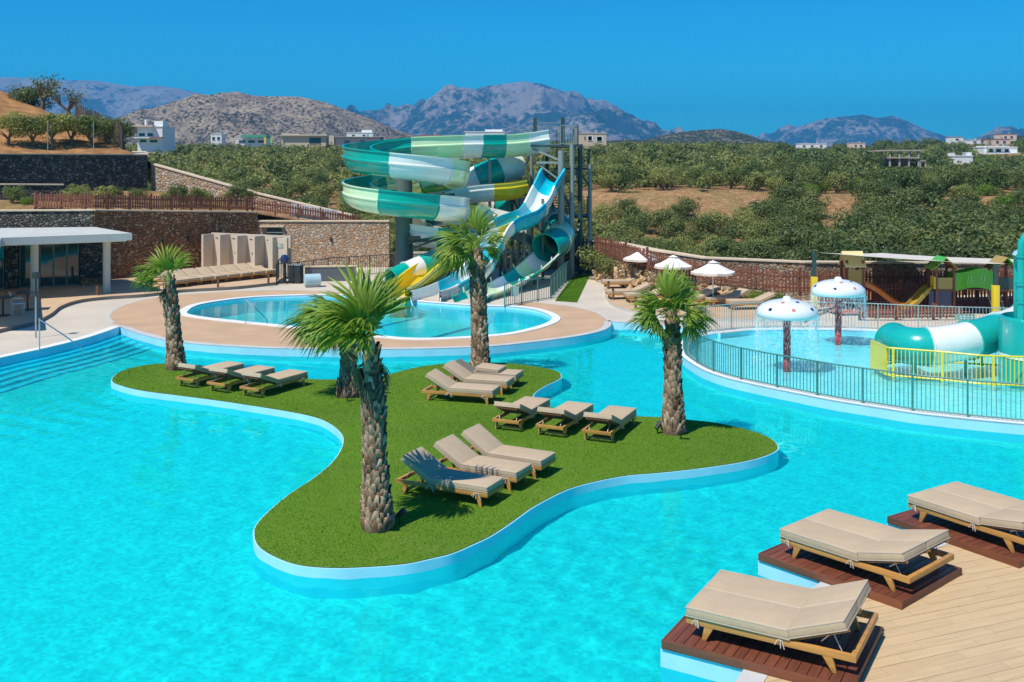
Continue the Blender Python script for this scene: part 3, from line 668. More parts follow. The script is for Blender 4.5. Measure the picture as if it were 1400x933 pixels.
# planting terrace between the walls on the left, and the olive slope above
m = MB(); A = [(-33, 51.7), (-21.3, 52.5), (-15.2, 60.4), (-9.8, 62.4)]; Bq = [(-47, 40), (-32.8, 55.3), (-23.6, 66.2), (-16, 64.4)]; za = [3.7, 3.85, 3.4, 2.3]; zb = [4.8, 4.8, 4.6, 3.6]
m.add([(p[0], p[1], z) for p, z in zip(A, za)] + [(p[0], p[1], z) for p, z in zip(Bq, zb)], [(i, i + 1, 4 + i + 1, 4 + i) for i in range(3)])
tag(m.build('planting_terrace', m_soil), kind='structure')
def slope_pt(s, t):
    a, b = Vector((-48, 38)), Vector((-23.9, 65.8)); L = (b - a).length; d = (b - a) / L; nb = Vector((-d.y, d.x)); q = a + d * (s * L) + nb * t
    e = max(0, (s - 1)) * L; z = 6.8 + .245 * max(t, 0) - max(0, e) * .55
    return q.x, q.y, z
m = MB(); ns, ntt = 60, 34; vs = []
for i in range(ns + 1):
    for j in range(ntt + 1):
        s_ = i / ns * 1.45; t_ = j * 1.1; x, y, z = slope_pt(s_, t_)
        z += (float(fbm(x / 2.2, y / 2.2, 9)) - .5) * .9 * min(1, t_ / 2); vs.append((x, y, z))
fs = [(i * (ntt + 1) + j, (i + 1) * (ntt + 1) + j, (i + 1) * (ntt + 1) + j + 1, i * (ntt + 1) + j + 1) for i in range(ns) for j in range(ntt)]
m.add(vs, fs); m_redsoil = M('red_soil', (.36, .185, .075), .95, .45, 1.2, .9, 5, spec=.1); tag(m.build('hillside', m_redsoil, smooth=True), kind='structure')

for o in bpy.data.objects:
    if o.name.split('.')[0] in ('pool_wall', 'island_wall', 'kids_pool_outer_wall', 'near_deck_wall', 'pool_step', 'pool_step_riser', 'step_edging'): o.cycles.is_caustics_receiver = True
# ------------------------------------------------------------------ sun loungers (local +x = towards the foot end)
def cushion_mesh(sx, sy, sz, r=.035, puff=.012):
    bm = bmesh.new(); bmesh.ops.create_cube(bm, size=1); bmesh.ops.scale(bm, vec=(sx, sy, sz), verts=bm.verts)
    bmesh.ops.bevel(bm, geom=list(bm.edges), offset=r, segments=3, affect='EDGES', profile=.55)
    me = bpy.data.meshes.new('cushion'); bm.to_mesh(me); bm.free(); me.materials.append(m_cushion)
    me.polygons.foreach_set('use_smooth', [True] * len(me.polygons)); 
    try: me.set_sharp_from_angle(angle=R(50))
    except Exception: pass
    return me
def piping_mb(sx, sy, sz):
    m = MB()
    for z in (sz / 2 - .012, -sz / 2 + .012):
        a, b = sx / 2 - .004, sy / 2 - .004
        l = [(-a, -b, z), (a, -b, z), (a, b, z), (-a, b, z), (-a, -b, z)]
        for p, q in zip(l, l[1:]): m.beam(p, q, .012, .012)
    return m
CM = {}
def place_cushion(name, sx, sy, sz, parent, loc, roty=0.0):
    key = (round(sx, 3), round(sy, 3), round(sz, 3))
    if key not in CM: CM[key] = (cushion_mesh(*key), None)
    o = bpy.data.objects.new(name, CM[key][0]); COL.objects.link(o); o.parent = parent; o.location = loc; o.rotation_euler = (0, roty, 0)
    if CM[key][1] is None:
        pp = piping_mb(*key).build('piping', m_piping, o); CM[key] = (CM[key][0], pp)
    else: inst(CM[key][1], o, (0, 0, 0))
    return o
FH = .27                                                   # top of frame
def lounger_frame(t, L, Wd, th, wood=None, bw=.05):
    wood = wood or m_wood
    for s_ in (-1, 1):
        m = MB(); m.beam((-L / 2, s_ * (Wd / 2 - bw / 2), FH - .04), (L / 2, s_ * (Wd / 2 - bw / 2), FH - .04), bw, .08); m.build('side_rail', wood, t, bevel=.008)
    for x in (-L / 2 + .035, L / 2 - .035):
        m = MB(); m.beam((x, -Wd / 2 + bw, FH - .04), (x, Wd / 2 - bw, FH - .04), .07, .07); m.build('end_rail', wood, t, bevel=.008)
    for x in (-L / 2 + .22, L / 2 - .2):
        lean = .05 if x > 0 else -.05
        for s_ in (-1, 1):
            m = MB(); y = s_ * (Wd / 2 - bw / 2); m.add([(x - .05 + a, y + b, z) for (a, b, z) in ((0, -.022, FH - .08), (.10, -.022, FH - .08), (.10, .022, FH - .08), (0, .022, FH - .08))] + [(x - .025 + lean + a, y + b, 0) for (a, b) in ((0, -.018), (.05, -.018), (.05, .018), (0, .018))], [(0, 1, 2, 3), (7, 6, 5, 4), (0, 4, 5, 1), (1, 5, 6, 2), (2, 6, 7, 3), (3, 7, 4, 0)])
            m.build('leg', wood, t)
        m = MB(); m.beam((x, -Wd / 2 + bw, .06), (x, Wd / 2 - bw, .06), .03, .02); m.build('stretcher', m_dark, t)
def tie(t, x, y, z):
    m = MB(); rr = random.Random(int(x * 977 + y * 31))
    for k in range(4):
        a = rr.uniform(-1, 1); m.tube([(x, y, z), (x + .05 * a, y - .02, z + .01), (x + .11 * a, y - .03, z - .04 - .05 * rr.random())], .006, 4)
    m.build('tie_cord', m_cord, t)
def make_lounger(name, label, group, loc, deg, back=32, folded=False, L=1.98, Wd=.68, cat='sun lounger', simple=False):
    rq = random.Random(label); deg += rq.uniform(-1.2, 1.2); back += rq.uniform(-2, 2)
    t = thing(name, label, cat, loc, R(deg), group); lounger_frame(t, L, Wd, 0)
    hx = -.28; bl = .70; a = R(back); sl_ = L / 2 - hx - .01
    # slats carrying the seat
    m = MB()
    for k in range(9): m.beam((hx + .06 + k * (sl_ - .1) / 8, -Wd / 2 + .05, FH - .012), (hx + .06 + k * (sl_ - .1) / 8, Wd / 2 - .05, FH - .012), .07, .018)
    m.build('seat_slats', m_wood_dark, t)
    bf = MB()
    for s_ in (-1, 1): bf.beam((hx, s_ * (Wd / 2 - .09), FH - .01), (hx - bl * math.cos(a), s_ * (Wd / 2 - .09), FH - .01 + bl * math.sin(a)), .04, .03)
    for k in range(4):
        d = .08 + k * (bl - .1) / 3; bf.beam((hx - d * math.cos(a), -Wd / 2 + .09, FH - .01 + d * math.sin(a)), (hx - d * math.cos(a), Wd / 2 - .09, FH - .01 + d * math.sin(a)), .06, .02)
    bf.build('backrest_frame', m_wood_dark, t)
    if back > 5:
        for s_ in (-1, 1):
            m = MB(); d = bl * .62; m.beam((hx - d * math.cos(a), s_ * (Wd / 2 - .12), FH - .02 + d * math.sin(a)), (hx - .62, s_ * (Wd / 2 - .12), FH - .06), .014, .014); m.build('prop_stay', m_chrome, t)
    th = .115
    place_cushion('seat_cushion', sl_, Wd, th, t, (hx + sl_ / 2 + .005, 0, FH + th / 2 + .002))
    if not folded:
        place_cushion('back_cushion', bl + .01, Wd, th, t, (hx - (bl / 2) * math.cos(a) + math.sin(a) * (th / 2 + .015), 0, FH + (bl / 2) * math.sin(a) + math.cos(a) * (th / 2 + .015)), a)
    else:
        place_cushion('back_cushion', bl + .01, Wd, th, t, (hx + .40, 0, FH + th * 1.5 + .006), R(3))
        m = MB(); d0, d1 = .03, bl; m.quad(*[(hx - d * math.cos(a), y, FH + .015 + d * math.sin(a)) for d, y in ((d0, -Wd / 2 + .08), (d0, Wd / 2 - .08), (d1, Wd / 2 - .08), (d1, -Wd / 2 + .08))]); m.build('sling', m_mesh, t)
    if not simple:
        for (x, y) in ((hx + .08, -Wd / 2 - .005), (L / 2 - .22, -Wd / 2 - .005), (hx + .08, Wd / 2 + .005)): tie(t, x, y, FH - .03)
    return t
gi = 'loungers on the island lawn'
make_lounger('sun_lounger', 'beige cushioned teak lounger half under the shadow of the tall thick palm', gi, (-1.185, 19.38, ZL), -27, 31)
make_lounger('sun_lounger', 'middle one of the three beige loungers beside the tall thick palm', gi, (-.635, 20.28, ZL), -27, 31)
make_lounger('sun_lounger', 'lounger beside the tall thick palm that lies outermost, fully in sun', gi, (-.14, 21.05, ZL), -27.5, 32)
make_lounger('sun_lounger', 'lounger with raised back, first of the trio in front of the slim-trunked palm', gi, (-1.35, 27.1, ZL), -17, 30)
make_lounger('sun_lounger', 'middle lounger of the trio in front of the slim-trunked palm', gi, (-.975, 28.2, ZL), -17, 30)
make_lounger('sun_lounger', 'lounger with its back cushion folded onto the seat and bare mesh backrest', gi, (-.72, 29.1, ZL), -17, 28, True)
make_lounger('sun_lounger', 'lounger seen from its head end, first of three, beside the notch in the lawn', gi, (.247, 24.84, ZL), 66, 24)
make_lounger('sun_lounger', 'middle of the three loungers turned away near the notch in the lawn', gi, (1.27, 24.32, ZL), 66, 24)
make_lounger('sun_lounger', 'lounger seen from its head end, nearest to the bushy palm on the point', gi, (2.29, 23.87, ZL), 66, 23)
make_lounger('sun_lounger', 'lounger beside the leaning small palm on the lawn tip', gi, (-8.65, 29.4, ZL), 60, 22)
make_lounger('sun_lounger', 'middle of three loungers on the lawn tip by the leaning small palm', gi, (-7.6, 28.8, ZL), 60, 22)
make_lounger('sun_lounger', 'outermost of the three lawn tip loungers, farthest from the leaning small palm', gi, (-6.54, 28.22, ZL), 60, 21)
# row along the shaded wall
src = make_lounger('sun_lounger', 'beige lounger in the close row along the shaded red stone wall', 'loungers along the red stone wall', (-16.6, 49.9, .40), -41, 22, simple=True)
src['label'] = 'lounger at the pavilion end of the close row along the shaded red wall'
for k, od in enumerate(('second', 'third', 'fourth', 'fifth', 'sixth', 'seventh', 'last'), 1):
    c = copy_tree(src); c.location = (-16.7 + .49 * k, 49.9 + .62 * k, .40); c.rotation_euler = (0, 0, R(-41 + random.uniform(-1.5, 1.5)))
    c['label'] = 'lounger along the shaded red wall, ' + od + ' counted from the pavilion towards the showers'
for (x, y, a, lb) in ((5.35, 49.4, 184, 'lounger by the path kerb, in front of the two small olive trees'), (6.2, 50.3, 186, 'lounger closest to the litter bin behind the first parasol'), (5.2, 45.6, 190, 'lounger by the kerb bollards, outer one of the pair left of the bushy palm'), (5.9, 44.6, 190, 'lounger by the kerb bollards, inner one of the pair behind the bushy palm crown'), (7.6, 43.4, 196, 'lounger in front of the pole of the parasol nearest the kids pool'), (8.1, 44.6, 196, 'lounger behind the parasol nearest the kids pool, beside the rubble wall'), (9.1, 43.5, 200, 'lounger just beyond the parasol nearest the kids pool'), (9.9, 42.4, 186, 'lounger on the tan terrace closest to the nearer mushroom spray')):
    c = copy_tree(src); c.location = (x, y, .37); c.rotation_euler = (0, 0, R(a)); c['label'] = lb; c['group'] = 'loungers around the parasols'

# ------------------------------------------------------------------ double daybeds on wooden platforms (local +x = towards the head)
def make_daybed(loc, deg, back, lab_bed, lab_plat, pl_len=2.32, pl_w=1.82):
    zt = .36; a0 = R(deg); c, s_ = math.cos(a0), math.sin(a0)
    pc = (loc[0] - .06 * c, loc[1] - .06 * s_, 0)
    p = thing('platform', lab_plat, 'platform', (pc[0], pc[1], ZD), a0, 'wooden daybed platforms')
    nb = 18; bw = pl_len / nb; src = None
    for k in range(nb):
        x = -pl_len / 2 + bw * (k + .5)
        if src is None: src = b = (lambda m: m.build('board', m_platform, p, loc=(x, 0, 0), bevel=.004))(MB().box((0, 0, .095), (bw - .008, pl_w - .07, .025)))
        else: inst(src, p, (x, 0, random.uniform(-.001, .001)))
    for sy in (-1, 1): MB().box((0, sy * (pl_w / 2 - .016), .052), (pl_len + .06, .03, .116)).build('fascia', m_platform_x, p, bevel=.004)
    for sx in (-1, 1): MB().box((sx * (pl_len / 2 + .012), 0, .052), (.03, pl_w - .066, .116)).build('fascia', m_platform, p, bevel=.004)
    MB().box((0, 0, .04), (pl_len - .06, pl_w - .09, .075)).build('subframe', m_wood_dark, p)
    blk = MB().box((-.1, 0, -.37), (pl_len - .1, pl_w - .06, .73)).build('plinth', m_poolblue, p); blk.cycles.is_caustics_receiver = True
    t = thing('daybed', lab_bed, 'daybed', (loc[0], loc[1], zt), a0, 'double daybeds on platforms')
    L, Wd = 2.0, 1.36; hx = .34; fh = FH
    for sy in (-1, 1): MB().beam((-L / 2, sy * (Wd / 2 - .03), fh - .045), (L / 2 + .12, sy * (Wd / 2 - .03), fh - .045), .055, .085).build('side_rail', m_wood, t, bevel=.008)
    for x in (-L / 2 + .035, L / 2 + .085): MB().beam((x, -Wd / 2 + .06, fh - .045), (x, Wd / 2 - .06, fh - .045), .07, .08).build('end_rail', m_wood, t, bevel=.008)
    MB().beam((hx, -Wd / 2 + .06, fh - .05), (hx, Wd / 2 - .06, fh - .05), .06, .06).build('cross_rail', m_wood_dark, t)
    for x, ln in ((-L / 2 + .30, -.07), (L / 2 - .22, .09)):
        for sy in (-1, 1):
            y = sy * (Wd / 2 - .03); m = MB(); m.add([(x + q, y + b, fh - .085) for q, b in ((-.06, -.025), (.06, -.025), (.06, .025), (-.06, .025))] + [(x + ln + q, y + b, 0) for q, b in ((-.028, -.02), (.028, -.02), (.028, .02), (-.028, .02))], [(0, 1, 2, 3), (7, 6, 5, 4), (0, 4, 5, 1), (1, 5, 6, 2), (2, 6, 7, 3), (3, 7, 4, 0)]); m.build('leg', m_wood, t, bevel=.005)
    for k in range(11):
        x = -L / 2 + .12 + k * .118; MB().beam((x, -Wd / 2 + .06, fh - .012), (x, Wd / 2 - .06, fh - .012), .07, .02).build('slat', m_wood_dark, t)
    a = R(back); bl = .74; ca, sa = math.cos(a), math.sin(a)
    for sy in (-1, 1):
        for e in (.04, Wd / 2 - .07):
            MB().beam((hx + .02, sy * e, fh), (hx + bl * ca, sy * e, fh + bl * sa), .045, .035).build('backrest_rail', m_wood, t)
        MB().beam((hx + .05, sy * .36, fh + .012), (hx + bl * ca - .02, sy * .36, fh + bl * sa - .005), .56, .016).build('backrest_panel', m_wood_dark, t)
        MB().beam((hx + bl * .78 * ca, sy * .34, fh + bl * .78 * sa - .03), (hx + bl * .4, sy * .34, fh - .07), .016, .016).build('prop_stay', m_chrome, t)
        MB().tube([(hx + bl * .72 * ca, sy * (Wd / 2 - .1), fh + bl * .72 * sa - .02), (L / 2 - .05, sy * (Wd / 2 - .1), fh - .05)], .006, 5).build('stay_cord', m_cord, t)
    sl_ = hx + L / 2; th = .13
    for sy in (-1, 1):
        place_cushion('seat_cushion', sl_, .695, th, t, (hx - sl_ / 2 - .003, sy * .3495, fh + th / 2 + .002))
        place_cushion('back_cushion', bl, .695, th, t, (hx + .005 + (bl / 2) * ca - sa * (th / 2 + .02), sy * .3495, fh + (bl / 2) * sa + ca * (th / 2 + .02)), -a)
        for x in (-L / 2 + .15, hx - .12): tie(t, x, sy * (Wd / 2 + .006), fh - .02)
    return t
make_daybed((3.45, 13.28), -30.3, 21, 'double beige daybed with the steepest raised back, on the boarded platform by the deck corner', 'reddish boarded platform with the most boards showing, its plinth standing in the pool')
make_daybed((5.36, 15.69), -48.7, 15, 'middle double beige daybed of the three beside the pool', 'middle of the three red-brown wooden platforms at the pool edge')
make_daybed((7.92, 17.13), -57, 10, 'double beige daybed with the flattest back, beyond the middle daybed', 'red-brown wooden platform of the flattest daybed')

# ------------------------------------------------------------------ palms
def frond_mesh(name, n=30, rad=.78, pet=.55, spread=140, droop=.35, seed=0, mat=None):
    rr = random.Random(seed); V = []; Fc = []; T = []
    # petiole
    for k in range(5):
        f = k / 4; w_ = .022 - .010 * f; z = -.10 * f * f
        V += [(-w_, pet * f, z), (w_, pet * f, z), (0, pet * f, z - .02)]
        if k:
            b = len(V) - 6; Fc += [(b, b + 1, b + 4, b + 3), (b + 1, b + 2, b + 5, b + 4), (b + 2, b, b + 3, b + 5)]; T += [.9] * 3
    by, bz = pet, -.10
    for k in range(n):
        a0 = R(-spread + 2 * spread * k / (n - 1)); da = R(2 * spread / (n - 1)) * .5
        L = rad * (1 - .28 * abs(a0) / R(spread)) * rr.uniform(.88, 1.08); tt = rr.uniform(.1, .9); st = [0.02, .3, .58, .8, 1.0]; wd = [1.0, 1.0, .95, .62, .05]
        dr = droop * rr.uniform(.7, 1.6); tw = rr.uniform(-.15, .15); b = len(V)
        for q, (f, ww) in enumerate(zip(st, wd)):
            r_ = L * f; zc = bz - .06 * f - dr * L * max(0, f - .45) ** 2 * 2.2 - .10 * abs(math.sin(a0)) * f
            half = min(da * r_ * ww * 1.15, .034 + .02 * ww); ax = a0 + tw * f * f
            cx, cy = math.sin(ax) * r_, math.cos(ax) * r_; tx, ty = math.cos(ax), -math.sin(ax)
            fold = half * .55
            V += [(cx - tx * half, by + cy - ty * half, zc), (cx, by + cy, zc + fold), (cx + tx * half, by + cy + ty * half, zc)]
            if q:
                o = b + (q - 1) * 3; Fc += [(o, o + 1, o + 4, o + 3), (o + 1, o + 2, o + 5, o + 4)]; T += [min(1, tt + .25 * f)] * 2
    o = np_mesh(name, V, Fc, mat or m_frond, attr=T); me = o.data; bpy.data.objects.remove(o); return me
FRONDS = [frond_mesh('frond', 26, .80, .5, 88, .35, 1), frond_mesh('frond', 24, .86, .55, 70, .5, 2), frond_mesh('frond', 28, .74, .45, 100, .25, 3), frond_mesh('frond', 20, .9, .5, 52, .8, 4)]
DRY = frond_mesh('dry_frond', 22, .62, .5, 80, 1.4, 9, m_frond_dry)
def orient(d, roll):
    d = Vector(d).normalized(); up = Vector((0, 0, 1)) if abs(d.z) < .95 else Vector((0, -1, 0))
    x = d.cross(up).normalized(); z = x.cross(d).normalized(); mt = Matrix((x, d, z)).transposed()
    return (mt @ Matrix.Rotation(roll, 3, 'Y')).to_euler()
def make_palm(label, base, top, r0, r1, rtop, fronds, fs=1.0, seed=0, dry=4, boots=True, curve=0.0, fi=(0, 1, 2, 3)):
    t = thing('palm_tree', label, 'palm', base, 0, 'palms on the island'); rr = random.Random(seed)
    b = Vector(base); d = Vector(top) - b; H = d.length; path = []; rad = []
    for k in range(15):
        f = k / 14; q = d * f + Vector((curve * math.sin(f * math.pi), 0, 0)); path.append(q)
        rr_ = r0 * (1.12 - .3 * min(1, f * 6)) if f < .17 else None
        base_r = np.interp(f, [0, .12, .35, .62, .85, 1], [r0 * 1.05, r0 * .93, r1 * 1.02, r1, r1 * .72, rtop]); rad.append(float(base_r))
    m = MB(); m.tube([(0, 0, -.06)] + path, [r0 * 1.1] + rad, 14); trunk = m.build('trunk', m_palmtrunk, t, smooth=True)
    V = []; Fc = []; T = []; ring = 0; z = .02; step = .085
    while z < H * .985:
        f = z / H; r_ = float(np.interp(f, np.linspace(0, 1, 15), rad)); n = max(6, int(2 * math.pi * r_ / .13)); c = d * f + Vector((curve * math.sin(f * math.pi), 0, 0))
        for k in range(n):
            if rr.random() < .06: continue
            th = 2 * math.pi * (k + .5 * (ring % 2) + rr.uniform(-.18, .18)) / n; rad_v = Vector((math.cos(th), math.sin(th), 0)); tan = Vector((-math.sin(th), math.cos(th), 0))
            h = rr.uniform(.13, .21) * (1.2 if f > .6 else 1); wd = rr.uniform(.055, .085); outp = rr.uniform(.02, .06) * (1.5 if f > .55 else 1.0); sk = rr.uniform(-.05, .05) * 1.3
            p0 = c + rad_v * (r_ - .01); up = Vector((0, 0, 1))
            q = [p0 - tan * wd + up * -.02, p0 + tan * wd + up * -.02, p0 + tan * (wd * .45 + sk) + up * h + rad_v * outp, p0 + tan * (-wd * .45 + sk) + up * h + rad_v * outp]
            q2 = [v_ - rad_v * .03 for v_ in q[2:]]; i0 = len(V); mid = [p0 + up * (h * .45) + rad_v * (outp * .3 + .028) + tan * sk * .4]
            V += [tuple(v_) for v_ in q + q2 + mid]
            Fc += [(i0, i0 + 1, i0 + 6), (i0 + 1, i0 + 2, i0 + 6), (i0 + 2, i0 + 3, i0 + 6), (i0 + 3, i0, i0 + 6), (i0 + 3, i0 + 2, i0 + 4), (i0 + 3, i0 + 4, i0 + 5), (i0, i0 + 3, i0 + 5), (i0 + 1, i0 + 4, i0 + 2)]
            tv = min(1, max(0, rr.gauss(.5, .22))); T += [tv] * 4 + [min(1, tv + .3)] * 2 + [tv * .4] * 2
        z += step * (.85 + .3 * rr.random()); ring += 1
    ob = np_mesh('leaf_bases', V, Fc, m_boot, trunk, attr=T); ob['kind'] = 'stuff'
    tip = d
    m = MB(); m.tube([tip - d.normalized() * .3, tip - d.normalized() * .05, tip + d.normalized() * .22], [rtop * .98, rtop * 1.1, rtop * .35], 10); m.build('crown_shaft', m_petiole, t, smooth=True)
    for i, (ang, el, kf) in enumerate(fronds):
        # ang: direction as seen from the pool side (0 = right, 90 = up); el: how far towards (+) or away from (-) the pool bar
        a = R(ang + rr.uniform(-5, 5)); e = R(el + rr.uniform(-6, 6)); dv = Vector((math.cos(a) * math.cos(e), -math.sin(e), math.sin(a) * math.cos(e)))
        o = bpy.data.objects.new('frond', FRONDS[fi[(i + seed) % len(fi)]]); COL.objects.link(o); o.parent = t
        o.location = tip + dv * .04 + Vector((0, 0, rr.uniform(-.12, .10))); o.rotation_euler = orient(dv, rr.uniform(-.7, .7)); k_ = kf * fs * rr.uniform(.92, 1.08); o.scale = (k_, k_, k_)
    for i in range(dry):
        az = rr.uniform(0, 6.28); dv = Vector((math.cos(az) * .6, math.sin(az) * .6, -.75)); o = bpy.data.objects.new('dry_frond', DRY); COL.objects.link(o); o.parent = t
        o.location = tip + Vector((0, 0, -.1)); o.rotation_euler = orient(dv, rr.uniform(-.6, .6)); k_ = fs * rr.uniform(.6, .85); o.scale = (k_, k_, k_)
    return t
def wpt(px, py, Y): return W(px, py, Y)
def at_ground(px, py, z): x, y = P(px, py, z); return (x, y, z)
# the tall thick palm
b = at_ground(516, 722, ZL)
fr = [(94, 5, 1.15), (90, -10, 1.2), (98, 15, 1.05), (102, 20, 1.15), (108, -15, 1.15), (116, 10, 1.1), (98, 40, .95), (110, 45, .9), (124, 25, 1.05), (132, -5, 1.1), (140, 15, 1.05), (148, 0, 1.0), (92, -30, 1.0), (99, 0, 1.2), (95, -45, 1), (130, -40, 1), (158, 10, .85), (-70, 20, .45), (90, 65, .8), (120, 60, .8), (84, 5, .9)]
make_palm('tall thick-trunked palm with wind-swept crown, nearest to the shaded lounger', b, W(507, 474, b[1]), .255, .18, .10, fr, .80, 3, 3, fi=(1, 3, 1, 3))
# short palm just behind it
b = at_ground(477, 541, ZL)
fr = [(120, 10, .9), (128, 0, 1.0), (140, 20, 1.1), (150, 0, 1.15), (160, 15, 1.2), (168, -10, 1.2), (175, 5, 1.15), (182, 20, 1.05), (190, 0, 1.0), (130, 40, .9), (155, 40, 1.0), (145, -30, 1.1), (165, -35, 1.1), (205, 10, .8), (220, 15, .6), (175, 45, .9)]
make_palm('short stout palm with reddish leaf bases behind the tall thick palm', b, W(476, 445, b[1]), .33, .19, .12, fr, 1.02, 5, 4)
# slim-trunked palm
b = at_ground(657, 502, ZL)
fr = [(92, 10, 1.05), (78, -10, 1.0), (105, 5, 1.05), (120, 0, 1.05), (65, 10, .9), (135, 15, 1.1), (150, 0, 1.15), (160, 20, 1.15), (168, -10, 1.2), (175, 10, 1.2), (182, 0, 1.15), (190, 20, 1.1), (200, 10, 1), (40, 10, .8), (25, 30, .8), (10, 0, .7), (-10, 20, .7), (95, 45, .9), (140, 45, 1), (170, 45, 1), (110, -40, 1), (150, -40, 1.1), (50, -30, .9), (210, 30, .8), (-35, 10, .6), (230, 10, .7)]
make_palm('slim-trunked tall palm with crown blown sideways, in front of the blue water slide', b, W(652, 340, b[1]), .27, .225, .13, fr, .84, 7, 5, fi=(0, 1, 3))
# palm on the lawn point
b = at_ground(921, 592, ZL)
fr = [(90, 5, 1.05), (75, 10, 1.05), (105, 10, 1.05), (60, 0, 1.0), (120, 0, 1.0), (45, 15, .95), (135, 15, .95), (95, 40, 1), (70, 45, .95), (115, 45, .95), (85, -30, 1.05), (110, -35, 1), (60, -35, 1), (150, 10, .95), (163, 0, 1.05), (172, 15, 1.0), (30, 0, .9), (12, 15, 1.0), (2, 0, 1.05), (-12, 10, 1.0), (-25, 20, .85), (188, 20, .8), (205, 10, .65), (225, 20, .6), (-50, 10, .55), (140, -30, .95), (40, 40, .85), (90, 70, .85)]
make_palm('bushy palm standing on the lawn point nearest the round fenced pool', b, W(919, 434, b[1]), .255, .18, .10, fr, .74, 11, 4)
# leaning small palm
b = at_ground(241, 505, ZL)
fr = [(82, 5, 1.1), (78, -15, 1.1), (88, 15, 1.05), (80, 20, 1.0), (92, 0, 1.05), (84, 30, .95), (135, 5, 1.05), (145, 15, 1.1), (152, -5, 1.15), (160, 10, 1.1), (140, 30, 1), (150, -25, 1.05), (168, 5, 1.05), (125, 0, 1), (175, 15, .8), (188, 10, .6)]
make_palm('small palm with slightly leaning trunk on the lawn tip beside three loungers', b, W(231, 383, b[1]), .27, .19, .12, fr, .68, 13, 3, fi=(1, 3))
# garden spotlights by the palms
for (px, py, lab) in ((529, 727, 'black garden spotlight at the foot of the tall thick palm'), (546, 716, 'black garden spotlight in the shadow of the tall thick palm'), (475, 549, 'black garden spotlight at the foot of the short stout palm'), (899, 593, 'black garden spotlight standing clear beside the lawn point palm'), (931, 601, 'black garden spotlight against the lawn point palm')):
    x, y = P(px, py, ZL); t = thing('garden_spotlight', lab, 'spotlight', (x, y, ZL), random.uniform(-1, 1), 'garden spotlights')
    MB().tube([(0, 0, -.02), (0, 0, .14)], .016, 6).build('spike', m_dark, t); MB().tube([(-.05, 0, .12), (.10, 0, .24)], [.045, .06], 10).build('lamp_head', m_dark, t)
# ------------------------------------------------------------------ water slides
def sweep_frames(path):
    p = [Vector(q) for q in path]; out = []
    for i, q in enumerate(p):
        t = (p[min(i + 1, len(p) - 1)] - p[max(i - 1, 0)]).normalized(); s_ = t.cross(Vector((0, 0, 1))).normalized(); u = s_.cross(t).normalized(); out.append((q, t, s_, u))
    return out
def trough(R_, hl, hr, th=.035, lip=.07, n=12):
    if hl < 0:
        a0 = math.asin(-hl / R_); o = R_ + th; A = [a0 + (math.pi - 2 * a0) * k / n for k in range(n + 1)]
        return [(-R_ * math.cos(a), -R_ * math.sin(a)) for a in A] + [(o * math.cos(a0) + lip, hl), (o * math.cos(a0) + lip, hl - .05)] + [(o * math.cos(a), -o * math.sin(a)) for a in A] + [(-o * math.cos(a0) - lip, hl - .05), (-o * math.cos(a0) - lip, hl)]
    inn = [(-R_, hl)] + [(-R_ * math.cos(math.pi * k / n), -R_ * math.sin(math.pi * k / n)) for k in range(n + 1)] + [(R_, hr)]
    o = R_ + th; out = [(o + lip, hr), (o + lip, hr - .05), (o, hr - .05)] + [(o, .12), (o + .05, .08), (o + .05, .02), (o, -.03)] + [(o * math.cos(math.pi * k / n), -o * math.sin(math.pi * k / n)) for k in range(1, n)] + [(-o, -.03), (-o - .05, .02), (-o - .05, .08), (-o, .12), (-o, hl - .05), (-o - lip, hl - .05), (-o - lip, hl)]
    return inn + out
def tubesec(R_, th=.035, n=20):
    return [(R_ * math.cos(2 * math.pi * k / n), R_ * math.sin(2 * math.pi * k / n)) for k in range(n)], [((R_ + th) * math.cos(2 * math.pi * k / n), (R_ + th) * math.sin(2 * math.pi * k / n)) for k in range(n)]
